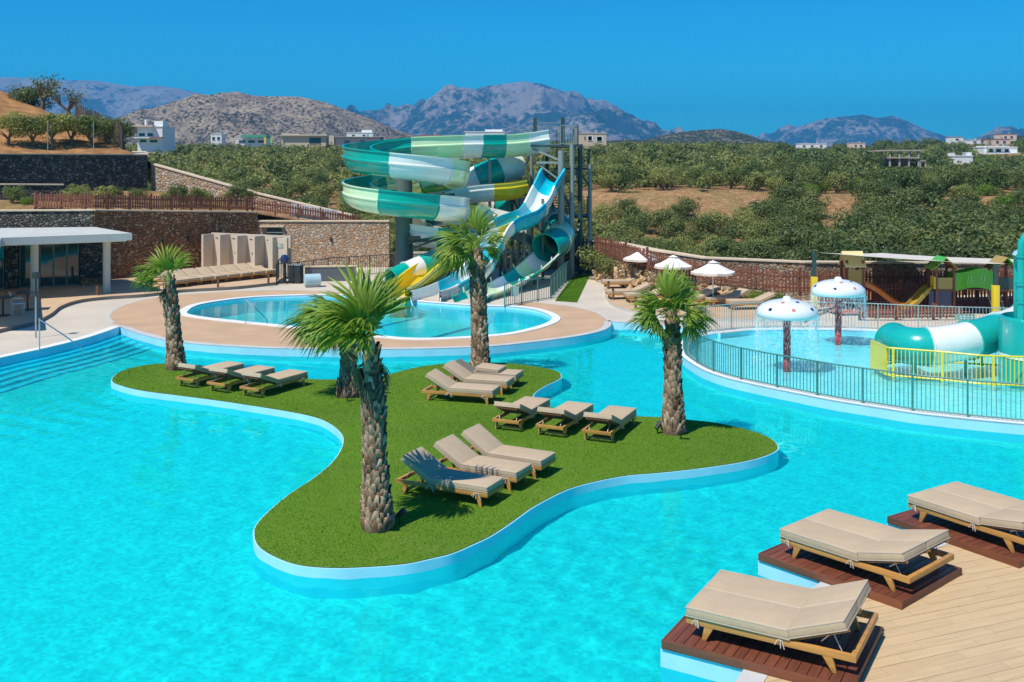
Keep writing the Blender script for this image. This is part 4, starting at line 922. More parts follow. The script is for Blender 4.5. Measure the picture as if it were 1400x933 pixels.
def flume(root, org, path, nsec, cols, kind, seclen=None, bank=None, flange=None, step=.22):
    """a flume is made of moulded sections of alternating colour bolted together at flanges"""
    pts = resample(path, step); fr = sweep_frames(pts); N = len(fr); cuts = [round(i * (N - 1) / nsec) for i in range(nsec + 1)]
    for k in range(nsec):
        seg = fr[cuts[k]:cuts[k + 1] + 1]; m = MB(); nn = None
        def ring(f, sec, grow=0.0): q, t, s_, u = f; return [tuple(q + s_ * a + u * b) for a, b in sec]
        if kind[0] == 'trough':
            sec = trough(*kind[1:]); rings = [ring(f, sec) for f in seg]; nn = len(sec)
            vs = [v for r_ in rings for v in r_]; fs = [(i * nn + j, i * nn + (j + 1) % nn, (i + 1) * nn + (j + 1) % nn, (i + 1) * nn + j) for i in range(len(rings) - 1) for j in range(nn)]
            fs += [tuple(range(nn))[::-1], tuple(range((len(rings) - 1) * nn, len(rings) * nn))] if False else []
            m.add(vs, fs)
            # end caps as quads strips between inner and outer skins
            half = nn // 2
            o = m.build('flume_section', cols[k % len(cols)], root, org, smooth=True)
            # flange at the section end
            R_ = kind[1]; outer = [(a * 1.0, b) for a, b in sec[nn // 2 + 1:]]
            m2 = MB(); f = seg[-1]; q, t, s_, u = f; n2 = 14; o1 = R_ + .03; o2 = R_ + .085; vs = []
            for e in (-.02, .02):
                for rr in (o1, o2):
                    vs += [tuple(q + t * e + s_ * (rr * math.cos(math.pi * j / n2)) + u * (-rr * math.sin(math.pi * j / n2))) for j in range(n2 + 1)]
            w_ = n2 + 1; fs = []
            for a, b in ((0, 1), (1, 3), (3, 2), (2, 0)): fs += [(a * w_ + j, a * w_ + j + 1, b * w_ + j + 1, b * w_ + j) for j in range(n2)]
            m2.add(vs, fs); m2.build('flange', cols[k % len(cols)], o, org)
        else:
            a, b = tubesec(*kind[1:]); nn = len(a); L = len(seg)
            vs = [v for f in seg for v in ring(f, b)] + [v for f in seg for v in ring(f, a)]; off = L * nn
            fs = [(i * nn + j, (i + 1) * nn + j, (i + 1) * nn + (j + 1) % nn, i * nn + (j + 1) % nn) for i in range(L - 1) for j in range(nn)]
            fs += [(off + i * nn + j, off + i * nn + (j + 1) % nn, off + (i + 1) * nn + (j + 1) % nn, off + (i + 1) * nn + j) for i in range(L - 1) for j in range(nn)]
            fs += [(j, (j + 1) % nn, off + (j + 1) % nn, off + j) for j in range(nn)] + [((L - 1) * nn + j, off + (L - 1) * nn + j, off + (L - 1) * nn + (j + 1) % nn, (L - 1) * nn + (j + 1) % nn) for j in range(nn)]
            m.add(vs, fs); o = m.build('tube_section', cols[k % len(cols)], root, org, smooth=True)
            m2 = MB(); q, t, s_, u = seg[-1]; R_ = kind[1]; vs = []
            for e, rr in ((-.02, R_ + .03), (-.02, R_ + .085), (.02, R_ + .085), (.02, R_ + .03)): vs += [tuple(q + t * e + s_ * rr * math.cos(2 * math.pi * j / nn) + u * rr * math.sin(2 * math.pi * j / nn)) for j in range(nn)]
            m2.add(vs, [(i * nn + j, i * nn + (j + 1) % nn, (i + 1) % 4 * nn + (j + 1) % nn, (i + 1) % 4 * nn + j) for i in range(4) for j in range(nn)]); m2.build('flange', cols[k % len(cols)], o, org)
HC = (-5.3, 51.6); HR = 2.5
def helix_path():
    pts = [(2.0, 56.0, 7.62), (1.1, 55.9, 7.50), (-.4, 55.4, 7.35), (-2.2, 54.8, 7.32), (-4.0, 54.25, 7.24)]
    n = 40
    for k in range(n + 1):
        f = k / n; a = R(90 + 690 * f); z = 7.18 - (7.18 - 3.72) * f - .0 * f
        pts.append((HC[0] + HR * math.cos(a), HC[1] + HR * math.sin(a), z))
    return pts
org = (HC[0], HC[1], 0)
g1 = thing('water_slide', 'green and white open slide spiralling twice around a thick dark pillar', 'water slide', org)
hp = helix_path(); lead = catmull(hp[:6], 6); hel = catmull(hp[5:], 3)
flume(g1, org, lead, 6, [m_fwhite, m_lgreen, m_teal, m_fwhite, m_lgreen, m_lgreen], ('trough', .66, .56, .56))
flume(g1, org, hel, 12, [m_teal, m_teal, m_teal, m_fwhite, m_lgreen, m_teal, m_lgreen, m_teal, m_lgreen, m_teal, m_fwhite, m_teal], ('trough', .64, .50, .57))
last = hel[-1]
tail = catmull([last, (-4.6, 54.2, 3.35), (-5.15, 53.2, 3.1), (-4.7, 51.9, 2.9), (-3.4, 51.5, 2.7), (-2.2, 51.9, 2.55)], 6)
flume(g1, org, tail, 4, [m_fwhite, m_teal, m_fwhite, m_teal], ('trough', .66, .35, .45))
tube = catmull([(-2.2, 51.9, 2.55), (-1.7, 51.3, 2.35), (-2.3, 50.8, 2.1), (-3.3, 50.4, 1.8), (-4.4, 49.6, 1.4), (-5.7, 48.5, .88)], 6)
flume(g1, org, tube, 7, [m_fwhite, m_teal, m_fwhite, m_teal, m_teal, m_fwhite, m_teal], ('tube', .48))
m = MB(); m.lathe([(.43, 0), (.43, 6.3), (.38, 6.45), (0, 6.45)], 24, (HC[0] - .15, HC[1], .2)); m.build('pillar', m_pillar, g1, org, smooth=True)
m = MB(); m.lathe([(.75, 0), (.75, .08), (.42, .08)], 20, (HC[0] - .15, HC[1], ZD)); m.build('base_plate', m_pillar, g1, org)
for k, (a, z) in enumerate(((200, 5.35), (290, 4.95), (20, 4.45), (110, 3.95), (290, 3.05), (330, 2.9), (20, 5.0))):
    c = (HC[0] - .15, HC[1]); e = (HC[0] + HR * math.cos(R(a)), HC[1] + HR * math.sin(R(a)))
    m = MB(); m.beam((c[0], c[1], z - .45), (e[0], e[1], z - .25), .12, .18); m.beam((c[0], c[1], z - 1.0), ((c[0] + e[0] * 2) / 3, (c[1] + 2 * e[1]) / 3, z - .36), .08, .08); m.build('support_arm', m_darkgreen, g1, org)
for (x, y, z) in ((-1.2, 55.2, 6.55), (-3.4, 54.5, 6.4)):
    m = MB(); m.tube([(x, y + .1, .2), (x, y + .1, z)], .09, 10); m.build('support_post', m_steel, g1, org)

org2 = (-4.6, 48.3, 0); g2 = thing('water_slide', 'bright yellow and white open slide winding between the green spiral and the blue slide', 'water slide', org2)
yp = catmull([(.7, 55.4, 5.15), (-.2, 55.2, 5.0), (-1.8, 55.0, 4.88), (-3.2, 54.6, 4.7), (-4.2, 53.7, 4.45), (-3.9, 52.8, 4.25), (-2.6, 52.6, 4.0), (-1.3, 53.0, 3.75), (-.35, 52.7, 3.4), (-.7, 51.7, 3.0), (-2.0, 50.9, 2.45), (-3.1, 49.8, 1.85), (-4.1, 48.5, 1.2), (-4.75, 47.2, .75), (-5.15, 45.9, .58), (-5.3, 45.2, .55)], 6)
flume(g2, org2, yp, 12, [m_yellow, m_fwhite, m_fwhite, m_yellow, m_yellow, m_fwhite, m_yellow, m_fwhite, m_yellow, m_yellow, m_yellow, m_yellow], ('trough', .60, .32, .32))
org3 = (-2.5, 50, 0); g3 = thing('water_slide', 'turquoise and white wavy open slide dropping straight from the tower to the pool', 'water slide', org3)
cp = catmull([W(757, 236, 54.6), W(752, 246, 54.1), W(744, 262, 53.6), W(735, 280, 53.0), W(724, 293, 52.5), W(708, 299, 51.9), W(694, 305, 51.3), W(681, 318, 50.7), W(670, 338, 50.1), W(660, 358, 49.5), W(648, 373, 48.8), W(630, 386, 48.1), W(610, 396, 47.4), W(595, 402, 46.5), W(585, 405, 45.7), W(582, 407, 45.1)], 6)
flume(g3, org3, cp, 10, [m_cyan, m_fwhite, m_cyan, m_cyan, m_fwhite, m_cyan, m_fwhite, m_cyan, m_fwhite, m_fwhite], ('trough', .60, .26, .26))
for (px, py, Y, z1) in ((742, 380, 53.8, 4.5), (716, 385, 52.2, 2.9), (690, 390, 50.9, 2.2), (668, 395, 49.9, 1.4), (645, 400, 48.7, .8)):
    x = (px - 700) * Y / FPX; m = MB(); m.tube([(x, Y + .05, .2), (x, Y + .05, z1)], .08, 10); m.build('support_post', m_pillar, g3, org3)
org4 = (0, 51, 0); g4 = thing('water_slide', 'pale green, white and teal tube slide opening into a trough at the pool end', 'water slide', org4)
tp = catmull([(.2, 57.6, 6.2), (-.5, 56.9, 6.05), (-1.6, 56.6, 5.6), (-2.9, 57.0, 5.0), (-3.2, 58.0, 4.5), (-1.8, 58.9, 4.1), (.4, 58.8, 3.7), (2.0, 57.6, 3.2), (2.6, 56.0, 2.75), (2.45, 54.4, 2.3), (1.75, 53.1, 1.95)], 6)
flume(g4, org4, tp, 13, [m_fwhite, m_teal, m_fwhite, m_fwhite, m_teal, m_fwhite, m_teal, m_fwhite, m_teal, m_fwhite, m_teal, m_lgreen, m_teal], ('tube', .74))
tp2 = catmull([(1.75, 53.1, 1.95), (1.15, 51.6, 1.58), (.5, 50.2, 1.24), (-.2, 48.9, .98), (-.95, 47.4, .80), (-1.65, 45.9, .74), (-1.9, 45.0, .72)], 6)
flume(g4, org4, tp2, 7, [m_fwhite, m_lgreen, m_teal, m_fwhite, m_lgreen, m_lgreen, m_teal], ('trough', .72, -.22, -.22))
for (x, y, z) in ((2.5, 55.2, 1.9), (1.15, 51.6, .9), (-.2, 48.9, .35), (.4, 58.8, 3.1), (-3.1, 57.6, 4.1)):
    m = MB(); m.tube([(x, y, .2), (x, y, z)], .09, 10); m.build('support_post', m_pillar, g4, org4)
# ------------------------------------------------------------------ stair tower
ot = (2.4, 56.5, ZD); T = thing('slide_tower', 'grey-green steel stair tower with railed platforms serving the water slides', 'tower', ot)
def part(name, mat, fn, smooth=False):
    m = MB(); fn(m); return m.build(name, mat, T, ot, smooth=smooth)
cols_ = [(2.62, 54.6, 7.05, .17, m_steel), (3.22, 55.0, 7.4, .13, m_steel), (3.75, 56.4, 7.4, .13, m_darkgreen), (4.35, 57.2, 6.3, .11, m_steel), (.35, 57.9, 7.4, .10, m_steel), (1.1, 57.6, 7.4, .10, m_steel), (3.9, 58.6, 7.4, .12, m_darkgreen), (1.0, 55.4, 5.0, .12, m_darkgreen), (.0, 55.8, 5.0, .1, m_darkgreen), (2.0, 58.6, 7.4, .1, m_darkgreen), (4.5, 59.0, 6.3, .1, m_darkgreen), (-.6, 54.9, 3.0, .09, m_darkgreen)]
for (x, y, z, r_, mm) in cols_: part('column', mm, lambda m: m.tube([(x, y, ZD - .05), (x, y, z)], r_, 12), True)
def deckp(x0, x1, y0, y1, z): part('platform', m_darkgreen, lambda m: m.box(((x0 + x1) / 2, (y0 + y1) / 2, z - .06), (x1 - x0, y1 - y0, .12)))
def rail(p, q, h=1.05, n=None, mat=None):
    p, q = Vector(p), Vector(q); L = (q - p).length; n = n or max(2, int(L / .14))
    def fn(m):
        for f in (.08, 1.0): m.beam(p + Vector((0, 0, h * f)), q + Vector((0, 0, h * f)), .045, .04)
        for k in range(n + 1): c = p.lerp(q, k / n); wd = .05 if k in (0, n) else .02; m.beam(c, c + Vector((0, 0, h)), wd, wd)
    part('railing', mat or m_steel, fn)
deckp(1.0, 3.6, 55.0, 58.5, 7.35); deckp(-.4, 2.4, 54.9, 58.4, 4.75); deckp(2.4, 4.4, 57.6, 59.0, 6.1); deckp(2.4, 4.4, 57.6, 59.0, 3.4); deckp(1.0, 2.4, 54.9, 57.0, 2.0)
rail((2.6, 55.05, 7.35), (3.55, 55.05, 7.35)); rail((3.55, 55.05, 7.35), (3.55, 58.4, 7.35), n=20); rail((1.05, 58.4, 7.35), (3.55, 58.4, 7.35)); rail((1.05, 56.9, 7.35), (1.05, 58.4, 7.35)); rail((.3, 57.8, 7.2), (1.0, 57.8, 7.2))
rail((1.3, 55.0, 4.75), (2.4, 55.0, 4.75), mat=m_darkgreen); rail((-.4, 58.3, 4.75), (2.4, 58.3, 4.75)); rail((-.35, 56.0, 4.75), (-.35, 58.3, 4.75)); rail((4.35, 57.65, 6.1), (4.35, 58.95, 6.1), mat=m_darkgreen); rail((4.35, 57.65, 3.4), (4.35, 58.95, 3.4), mat=m_darkgreen); rail((3.3, 57.65, 3.4), (4.35, 57.65, 3.4), mat=m_darkgreen); rail((3.3, 57.65, 6.1), (4.35, 57.65, 6.1), mat=m_darkgreen)
part('gate_post', m_darkgreen, lambda m: m.box((1.25, 55.5, 8.1), (.2, .2, 1.5))); part('gate_post', m_darkgreen, lambda m: m.box((2.75, 55.5, 8.1), (.2, .2, 1.5))); part('gate_bar', m_steel, lambda m: m.box((2.0, 55.5, 8.55), (1.3, .04, .04)))
def stairs(p, q, n, wd=.9):
    p, q = Vector(p), Vector(q); d = (q - p); s_ = Vector((-d.y, d.x, 0)).normalized()
    for k in range(n): c = p + d * ((k + .5) / n); part('stair_tread', m_darkgreen, lambda m: m.box(tuple(c), (.26 if abs(d.x) > abs(d.y) else wd, wd if abs(d.x) > abs(d.y) else .26, .04)))
    for e in (-1, 1): part('stair_stringer', m_darkgreen, lambda m: m.beam(p + s_ * (e * wd / 2), q + s_ * (e * wd / 2), .05, .2)); part('stair_handrail', m_steel, lambda m: m.beam(p + s_ * (e * wd / 2) + Vector((0, 0, .95)), q + s_ * (e * wd / 2) + Vector((0, 0, .95)), .04, .04))
stairs((2.0, 55.8, 4.9), (2.3, 58.2, 6.1), 8); stairs((3.0, 58.4, 6.15), (2.9, 56.0, 7.3), 8); stairs((2.6, 55.6, 2.2), (2.8, 58.0, 3.4), 8); stairs((3.0, 58.2, 3.45), (2.4, 55.8, 4.7), 8); stairs((3.3, 56.0, .4), (2.9, 58.0, 2.0), 9)
def brace(p, q, r_=.035, mat=None): part('brace', mat or m_darkgreen, lambda m: m.beam(p, q, r_ * 2, r_ * 2))
brace((2.62, 54.6, 6.5), (1.1, 55.3, 7.15), .05, m_steel); brace((2.62, 54.6, 5.4), (1.3, 54.8, 6.4), .04, m_steel); brace((1.3, 54.75, 6.4), (2.6, 54.6, 6.4), .06, m_steel)
for (a, b) in (((3.22, 55, 1), (3.75, 56.4, 3.2)), ((3.75, 56.4, 1), (3.22, 55, 3.2)), ((3.75, 56.4, 3.4), (3.9, 58.6, 5.8)), ((3.9, 58.6, 3.4), (3.75, 56.4, 5.8)), ((1.0, 55.4, 2.2), (0, 55.8, 4.6)), ((0, 55.8, 2.2), (1, 55.4, 4.6)), ((1.0, 55.4, .3), (-.6, 54.9, 2.2)), ((0, 55.8, .3), (1, 55.4, 2.2)), ((1, 55.4, 4.4), (2.62, 54.6, 2.4)), ((3.75, 56.4, 5.9), (4.35, 57.2, 5.0)), ((3.75, 56.4, 6.6), (3.22, 55, 4.8)), ((1.0, 55.4, 3.4), (2.62, 54.6, 3.4)), ((2.62, 54.6, 4.4), (3.22, 55, 4.4)), ((3.22, 55, 5.9), (3.75, 56.4, 5.9)), ((3.75, 56.4, 3.2), (4.35, 57.2, 3.2)), ((3.9, 58.6, 3.2), (3.75, 56.4, 3.2)), ((0, 55.8, 3.2), (.35, 57.9, 3.2)), ((.35, 57.9, 2), (1.1, 57.6, 4.6)), ((2.62, 54.6, 1.2), (3.75, 56.4, 3.0)), ((.35, 57.9, 5), (1.1, 57.6, 7.2))): brace(a, b)
part('control_box', m_white, lambda m: m.box((.55, 53.9, 3.0), (.4, .3, .55)))
part('trunk_frame', m_pillar, lambda m: m.beam((-.4, 53.7, 2.9), (1.5, 54.4, 2.0), .3, .5))
# ------------------------------------------------------------------ railings
def bar_fence(name, label, cat, path, h, sp, mats, post_every, bar_w=.016, post_w=.045, rails=(.06, 1.0), rail_w=.04, z=None, n_max=300, names=('bar', 'post', 'rail')):
    pts = resample(path, sp); org = tuple(pts[0]); t = thing(name, label, cat, org); n = len(pts)
    bs = ps = None
    for i, q in enumerate(pts):
        loc = (q[0] - org[0], q[1] - org[1], q[2] - org[2]); a = pts[max(i - 1, 0)]; b = pts[min(i + 1, n - 1)]; rz = math.atan2(b[1] - a[1], b[0] - a[0])
        if i % post_every == 0 or i == n - 1:
            if ps is None: ps = MB().box((0, 0, h / 2), (post_w, post_w, h + .02)).build(names[1], mats[1], t, loc=loc, rz=rz)
            else: inst(ps, t, loc, (0, 0, rz))
        else:
            if bs is None: bs = MB().box((0, 0, h * (rails[0] + rails[-1]) / 2), (bar_w, bar_w, h * (rails[-1] - rails[0]))).build(names[0], mats[0], t, loc=loc, rz=rz)
            else: inst(bs, t, loc, (0, 0, rz))
    for f in rails:
        m = MB(); m.tube([(q[0], q[1], q[2] + h * f) for q in pts], rail_w / 2, 6); m.build(names[2], mats[2], t, org, smooth=True)
    return t
kf = offs(kid, .16); kf3 = [(q[0], q[1], ZD + .02) for q in kf]
# front half of the ring (seen against the paddling water), then the far half
i_left = min(range(len(kf)), key=lambda i: (kf[i][0] - 5.9) ** 2 + (kf[i][1] - 35.2) ** 2); lp = kf3[i_left:] + kf3[:i_left]
i_fr = min(range(len(lp)), key=lambda i: (lp[i][0] - 13.2) ** 2 + (lp[i][1] - 24.0) ** 2); i_bk = min(range(len(lp)), key=lambda i: (lp[i][0] - 18.5) ** 2 + (lp[i][1] - 36.4) ** 2)
bar_fence('pool_railing', 'curved teal metal railing on the water side of the round kids pool', 'railing', lp[:i_fr + 1], .90, .105, (m_teal_rail, m_teal_rail, m_teal_rail), 12)
bar_fence('pool_railing', 'grey metal railing on the playground side of the round kids pool', 'railing', lp[i_bk:] + [lp[0]], .95, .115, (m_rail_grey, m_rail_grey, m_rail_grey), 12)
def line3(pxs, z): return [(*P(a, b, z), z) for a, b in pxs]
bar_fence('railing', 'teal metal railing round the foot of the slide tower', 'railing', line3([(690, 420), (752, 409)], ZD) + [(3.0, 53.9, ZD)], 1.0, .13, (m_darkgreen, m_teal_rail, m_teal_rail), 9)
MBs = thing('notice_board', 'small grey notice on the railing at the foot of the tower', 'sign', (*P(704, 418, ZD), ZD)); MB().box((0, -.06, .62), (.34, .02, .42)).build('panel', m_rail_grey, MBs); MB().box((0, -.05, .2), (.03, .02, .5)).build('stand', m_rail_grey, MBs)
bar_fence('railing', 'black metal railing between the shower screens and the slide pool', 'railing', line3([(378, 390), (408, 387), (450, 380), (520, 375), (560, 372)], .27), 1.05, .14, (m_dark, m_dark, m_dark), 9)
bar_fence('railing', 'black metal railing at the end of the lounger row', 'railing', line3([(378, 390), (384, 376)], .27), 1.05, .14, (m_dark, m_dark, m_dark), 9)
# ------------------------------------------------------------------ wooden picket fences
def picket_fence(label, path, h=.95, sp=.17, pw=.085, post_every=12, jitter=.03):
    pts = resample(path, sp); org = tuple(pts[0]); t = thing('picket_fence', label, 'fence', org); n = len(pts); ps = po = None
    for i, q in enumerate(pts):
        loc = (q[0] - org[0], q[1] - org[1], q[2] - org[2]); a = pts[max(i - 1, 0)]; b = pts[min(i + 1, n - 1)]; rz = math.atan2(b[1] - a[1], b[0] - a[0]); lo2 = (loc[0], loc[1], loc[2] + random.uniform(-jitter, jitter))
        if ps is None: ps = MB().box((0, 0, h / 2 + .04), (pw, .022, h - .08)).build('picket', m_fence, t, loc=lo2, rz=rz)
        else: inst(ps, t, lo2, (random.uniform(-.02, .02), random.uniform(-.02, .02), rz))
        if i % post_every == 0:
            off = (-math.sin(rz) * .06, math.cos(rz) * .06); l3 = (loc[0] + off[0], loc[1] + off[1], loc[2] - .1)
            if po is None: po = MB().box((0, 0, h / 2 + .1), (.11, .08, h + .22)).build('post', m_fence, t, loc=l3, rz=rz)
            else: inst(po, t, l3, (0, 0, rz))
    for f in (.25, .74):
        m = MB()
        for a, b in zip(pts[:-1:3], list(pts[3::3]) + [pts[-1]]): m.beam((a[0], a[1], a[2] + h * f), (b[0], b[1], b[2] + h * f), .03, .07)
        m.build('rail', m_fence, t, org)
    return t
picket_fence('long red-brown picket fence above the parasols and behind the playground', [tuple(q) for q in FL], .98, .165, .085)
picket_fence('red-brown picket fence behind the playground climbing frames, lower of the two', [(13.0, 42.9, .35), (17, 43.6, .35), (22.5, 44.6, .35)], .95, .15, .085)
picket_fence('low red-brown picket fence between the kids pool and the playground', [(13.6, 40.0, .27), (15.5, 40.0, .27), (17.6, 40.1, .27)], .55, .12, .075)
ft = 3.95
picket_fence('dark picket fence along the top of the shaded red wall', [(-24.6, 52.8, 4.0), (-21.6, 53.0, 3.95), (-15.4, 60.6, 3.52)], .80, .14, .09, 9)
picket_fence('sunlit picket fence running down the slope with white sheeting behind it', [(-15.4, 60.7, 3.5), (-13.2, 61.2, 3.2), (-9.2, 62.0, 2.5)], .68, .15, .085, 9)
m = MB(); m.beam((-13.3, 61.38, 3.56), (-10.6, 61.92, 3.12), .03, .75); tag(m.build('sheeting', m_white), 'white plastic sheeting hung behind the sloping picket fence', 'sheet')
# ------------------------------------------------------------------ pavilion on the left
F1 = Vector((-20.7, 50.5)); fd = Vector((-.868, -.497)); fnv = Vector((.497, -.868)); zt = .40
ob = (-21, 49, zt); B = thing('pavilion', 'flat-roofed pavilion with glass doors and stone piers under a wide canopy', 'building', ob)
def bpart(name, mat, fn, parent=None): m = MB(); fn(m); return m.build(name, mat, parent or B, ob)
def fac(k0, k1, z0, z1, off, th, mat, name, parent=None):
    c = F1 + fd * ((k0 + k1) / 2) + fnv * off; return bpart(name, mat, lambda m: m.box((c.x, c.y, (z0 + z1) / 2), (abs(k1 - k0), th, z1 - z0), math.atan2(fd.y, fd.x)), parent)
can = [(-22.0, 44.1), (-17.4, 46.9), (-20.9, 51.3), (-31, 49.5), (-31, 36.5), (-18.4, 36.5), (-20.55, 41.0)]; can = can if area(can) > 0 else can[::-1]
roof = bpart('roof', m_canopy, lambda m: m.prism(can, 2.86, 3.18))
bpart('soffit', m_white, lambda m: m.prism([(-22.2, 44.4), (-17.7, 47.0), (-21.0, 51.1), (-30.8, 49.3), (-30.8, 36.8), (-18.8, 36.8), (-20.9, 41.1)][::1], 2.80, 2.855))
for (x, y) in ((-18.8, 47.5), (-21.5, 46.1), (-24.6, 44.6)): bpart('column', m_column, lambda m: m.lathe([(.17, zt), (.17, 2.81)], 20, (x, y, 0)))
fac(-.6, .55, zt, 2.8, -.2, .4, m_stone_dark, 'stone_pier'); fac(3.3, 3.85, zt, 2.8, -.2, .4, m_stone_dark, 'stone_pier'); fac(-.8, .55, zt, .75, .25, .4, m_stone_red, 'stone_bench')
m_frame = M('window_frame', (.10, .16, .15), .4)
for (k0, k1) in ((.6, 1.15), (1.15, 1.75), (1.75, 2.35), (2.7, 3.25), (3.9, 4.6), (4.6, 5.3), (5.3, 6.0)):
    g = fac(k0 + .04, k1 - .04, zt + .06, 2.74, -.05, .03, m_glass, 'glass_pane')
    for k in (k0 + .02, k1 - .02): fac(k - .02, k + .02, zt, 2.8, -.04, .07, m_frame, 'window_frame', g)
    fac(k0 + .04, k1 - .04, zt, zt + .06, -.04, .07, m_frame, 'window_frame', g)
fac(2.35, 2.7, zt, 2.8, -.1, .25, m_frame, 'wall_panel'); fac(-.6, 6.5, zt, 2.8, -1.2, .2, m_roofdark, 'inner_wall')
for k, z in ((.3, 2.2), (3.55, 2.15)): fac(k - .06, k + .06, z, z + .26, .06, .1, m_dark, 'wall_lamp')
# terrace furniture in the canopy's shade
def dining_chair(loc, rz, lab):
    t = thing('chair', lab, 'chair', loc, rz, 'terrace chairs')
    for sx in (-.2, .2):
        for sy in (-.2, .2): MB().box((sx, sy, .22), (.035, .035, .44)).build('leg', m_cord, t)
    MB().box((0, 0, .45), (.46, .46, .04)).build('seat', m_cord, t)
    m = MB()
    for k in range(7): x = -.2 + k * .066; m.beam((x, .22, .45), (x, .28, .88), .022, .015)
    m.beam((-.22, .28, .88), (.22, .28, .88), .03, .04); m.build('backrest', m_cord, t)
    for sx in (-.23, .23): MB().beam((sx, -.18, .64), (sx, .25, .66), .03, .03).build('armrest', m_cord, t)
def dining_table(loc, lab):
    t = thing('table', lab, 'table', loc, .3, 'terrace tables'); MB().box((0, 0, .73), (.8, .8, .04)).build('table_top', m_dark, t); MB().lathe([(.04, .03), (.04, .71)], 10).build('stem', m_dark, t); MB().lathe([(.25, 0), (.25, .03), (0, .03)], 16).build('foot', m_dark, t)
x, y = P(24, 430, .4); dining_chair((x, y, .4), 2.2, 'pale slatted armchair on the shaded pavilion terrace')
for (px, py, l) in ((4, 432, 'dark square table beside the pale slatted armchair'), (38, 424, 'dark square table on the terrace nearer the pavilion column')):
    x, y = P(px, py, .4); dining_table((x, y, .4), l)
# ------------------------------------------------------------------ shower screens
s0, s1 = Vector((-16.7, 57.0)), Vector((-11.75, 54.5)); sdv = (s1 - s0).normalized(); spn = Vector((-.45, -.893)); L = (s1 - s0).length
t = thing('shower_screens', 'row of beige rendered shower partitions against the stone walls', 'partition', (s0.x, s0.y, .4)); so_ = (s0.x, s0.y, .4)
m = MB(); c = (s0 + s1) / 2; m.box((c.x, c.y, 1.45), (L, .12, 2.1), math.atan2(sdv.y, sdv.x)); m.build('back_wall', m_cream, t, so_)
for k in range(5):
    p = s0 + sdv * (k * L / 4.6 + .1); q = p + spn * .85; m = MB(); c = (p + q) / 2; m.box((c.x, c.y, 1.42 + .02 * (k % 2)), (.85, .14, 2.06), math.atan2(spn.y, spn.x)); f = m.build('partition', m_cream, t, so_)
    if k < 4:
        hp = p + sdv * .5 + spn * .1; m = MB(); m.tube([(hp.x, hp.y, 2.2), (hp.x + spn.x * .25, hp.y + spn.y * .25, 2.25)], .03, 8); m.build('shower_head', m_dark, t, so_)
        m = MB(); m.box((hp.x, hp.y, 1.45), (.1, .08, .14)); m.build('tap', m_dark, t, so_)
e0 = s1 + spn * .45 - sdv * 1.1; e1_ = s1 + spn * .45 + sdv * .1; m = MB(); c = (e0 + e1_) / 2; m.box((c.x, c.y, 1.41), (1.25, .12, 2.02), math.atan2(sdv.y, sdv.x)); m.build('end_panel', m_cream, t, so_)
sg = thing('sign', 'grey-green shower sign on the beige end panel', 'sign', (c.x + spn.x * .07, c.y + spn.y * .07, 2.0), math.atan2(sdv.y, sdv.x)); MB().box((0, 0, 0), (.78, .02, .24)).build('panel', m_sign, sg)
MB().lathe([(.05, 0), (.03, .03), (0, .03)], 10).build('emblem', m_white, sg, loc=(-.26, -.02, 0))
for r_, wdt in ((.04, .26), (-.04, .30)):
    m = MB(); xx = -.08
    while xx < wdt - .08: w_ = random.choice((.03, .04, .05)); m.box((xx + w_ / 2, -.014, r_), (w_, .006, .04)); xx += w_ + .012
    m.build('lettering', m_white, sg)
# window in the sunlit wall, wall spots
wn = thing('window', 'small teal-glazed window set in the sunlit pale stone wall', 'window', (-13.9, 59.97, 2.2)); MB().box((0, .0, 0), (.86, .06, .78)).build('pane', m_glass, wn); MB().box((0, -.03, .1), (.9, .05, .04)).build('mullion', m_rail_grey, wn); MB().box((-.15, -.05, .46), (1.4, .2, .1)).build('lintel', m_stonecap, wn)
for (x, y, z, l) in ((-10.6, 59.93, 1.9, 'small black wall lamp on the sunlit pale stone wall'), (-17.75, 56.25, 2.2, 'small black wall lamp on the shaded red wall by the shower screens'), (-18.75, 54.98, 2.2, 'small black wall lamp on the shaded red wall above the loungers')):
    w_ = thing('wall_lamp', l, 'lamp', (x, y, z), 0, 'wall lamps'); MB().tube([(0, 0, -.12), (0, 0, .12)], .06, 8).build('body', m_dark, w_); MB().box((0, .04, 0), (.05, .1, .08)).build('bracket', m_dark, w_)
# exercise machine and barrel by the black railing
x, y = P(389, 386, .3); t = thing('exercise_post', 'dark machine with a rounded top behind the black railing', 'machine', (x, y, .27)); MB().tube([(0, 0, 0), (0, 0, 1.1)], .07, 8).build('post', m_dark, t); MB().lathe([(0, .95), (.2, 1.0), (.24, 1.2), (.15, 1.4), (0, 1.45)], 12).build('head', m_navy, t); MB().box((0, 0, .04), (.5, .4, .08)).build('base', m_dark, t)
x, y = P(405, 386, .3); t = thing('equipment_cabinet', 'low dark equipment cabinet behind the black railing', 'cabinet', (x, y, .27), -.2); MB().box((0, 0, .45), (.6, .5, .9)).build('body', m_dark, t, bevel=.02); MB().box((0, 0, .93), (.66, .56, .05)).build('lid', m_galv, t)
x, y = P(452, 383, .3); t = thing('low_wall', 'low grey block wall behind the black railing', 'wall', (x, y, .27), .12); MB().box((0, 0, .35), (2.6, .3, .72)).build('blocks', m_roofdark, t); MB().box((0, 0, .74), (2.7, .36, .06)).build('cap', m_stonecap, t)
x, y = P(427, 392, .27); t = thing('water_tank', 'pale blue plastic drum on the paving behind the black railing', 'tank', (x, y, .27), .4); MB().tube([(-.4, 0, .33), (-.38, 0, .33), (.38, 0, .33), (.4, 0, .33)], [.2, .3, .3, .2], 16).build('drum', M('pale_blue', (.42, .58, .62), .4), t, smooth=True); MB().box((0, 0, .05), (.6, .4, .1)).build('cradle', m_galv, t)
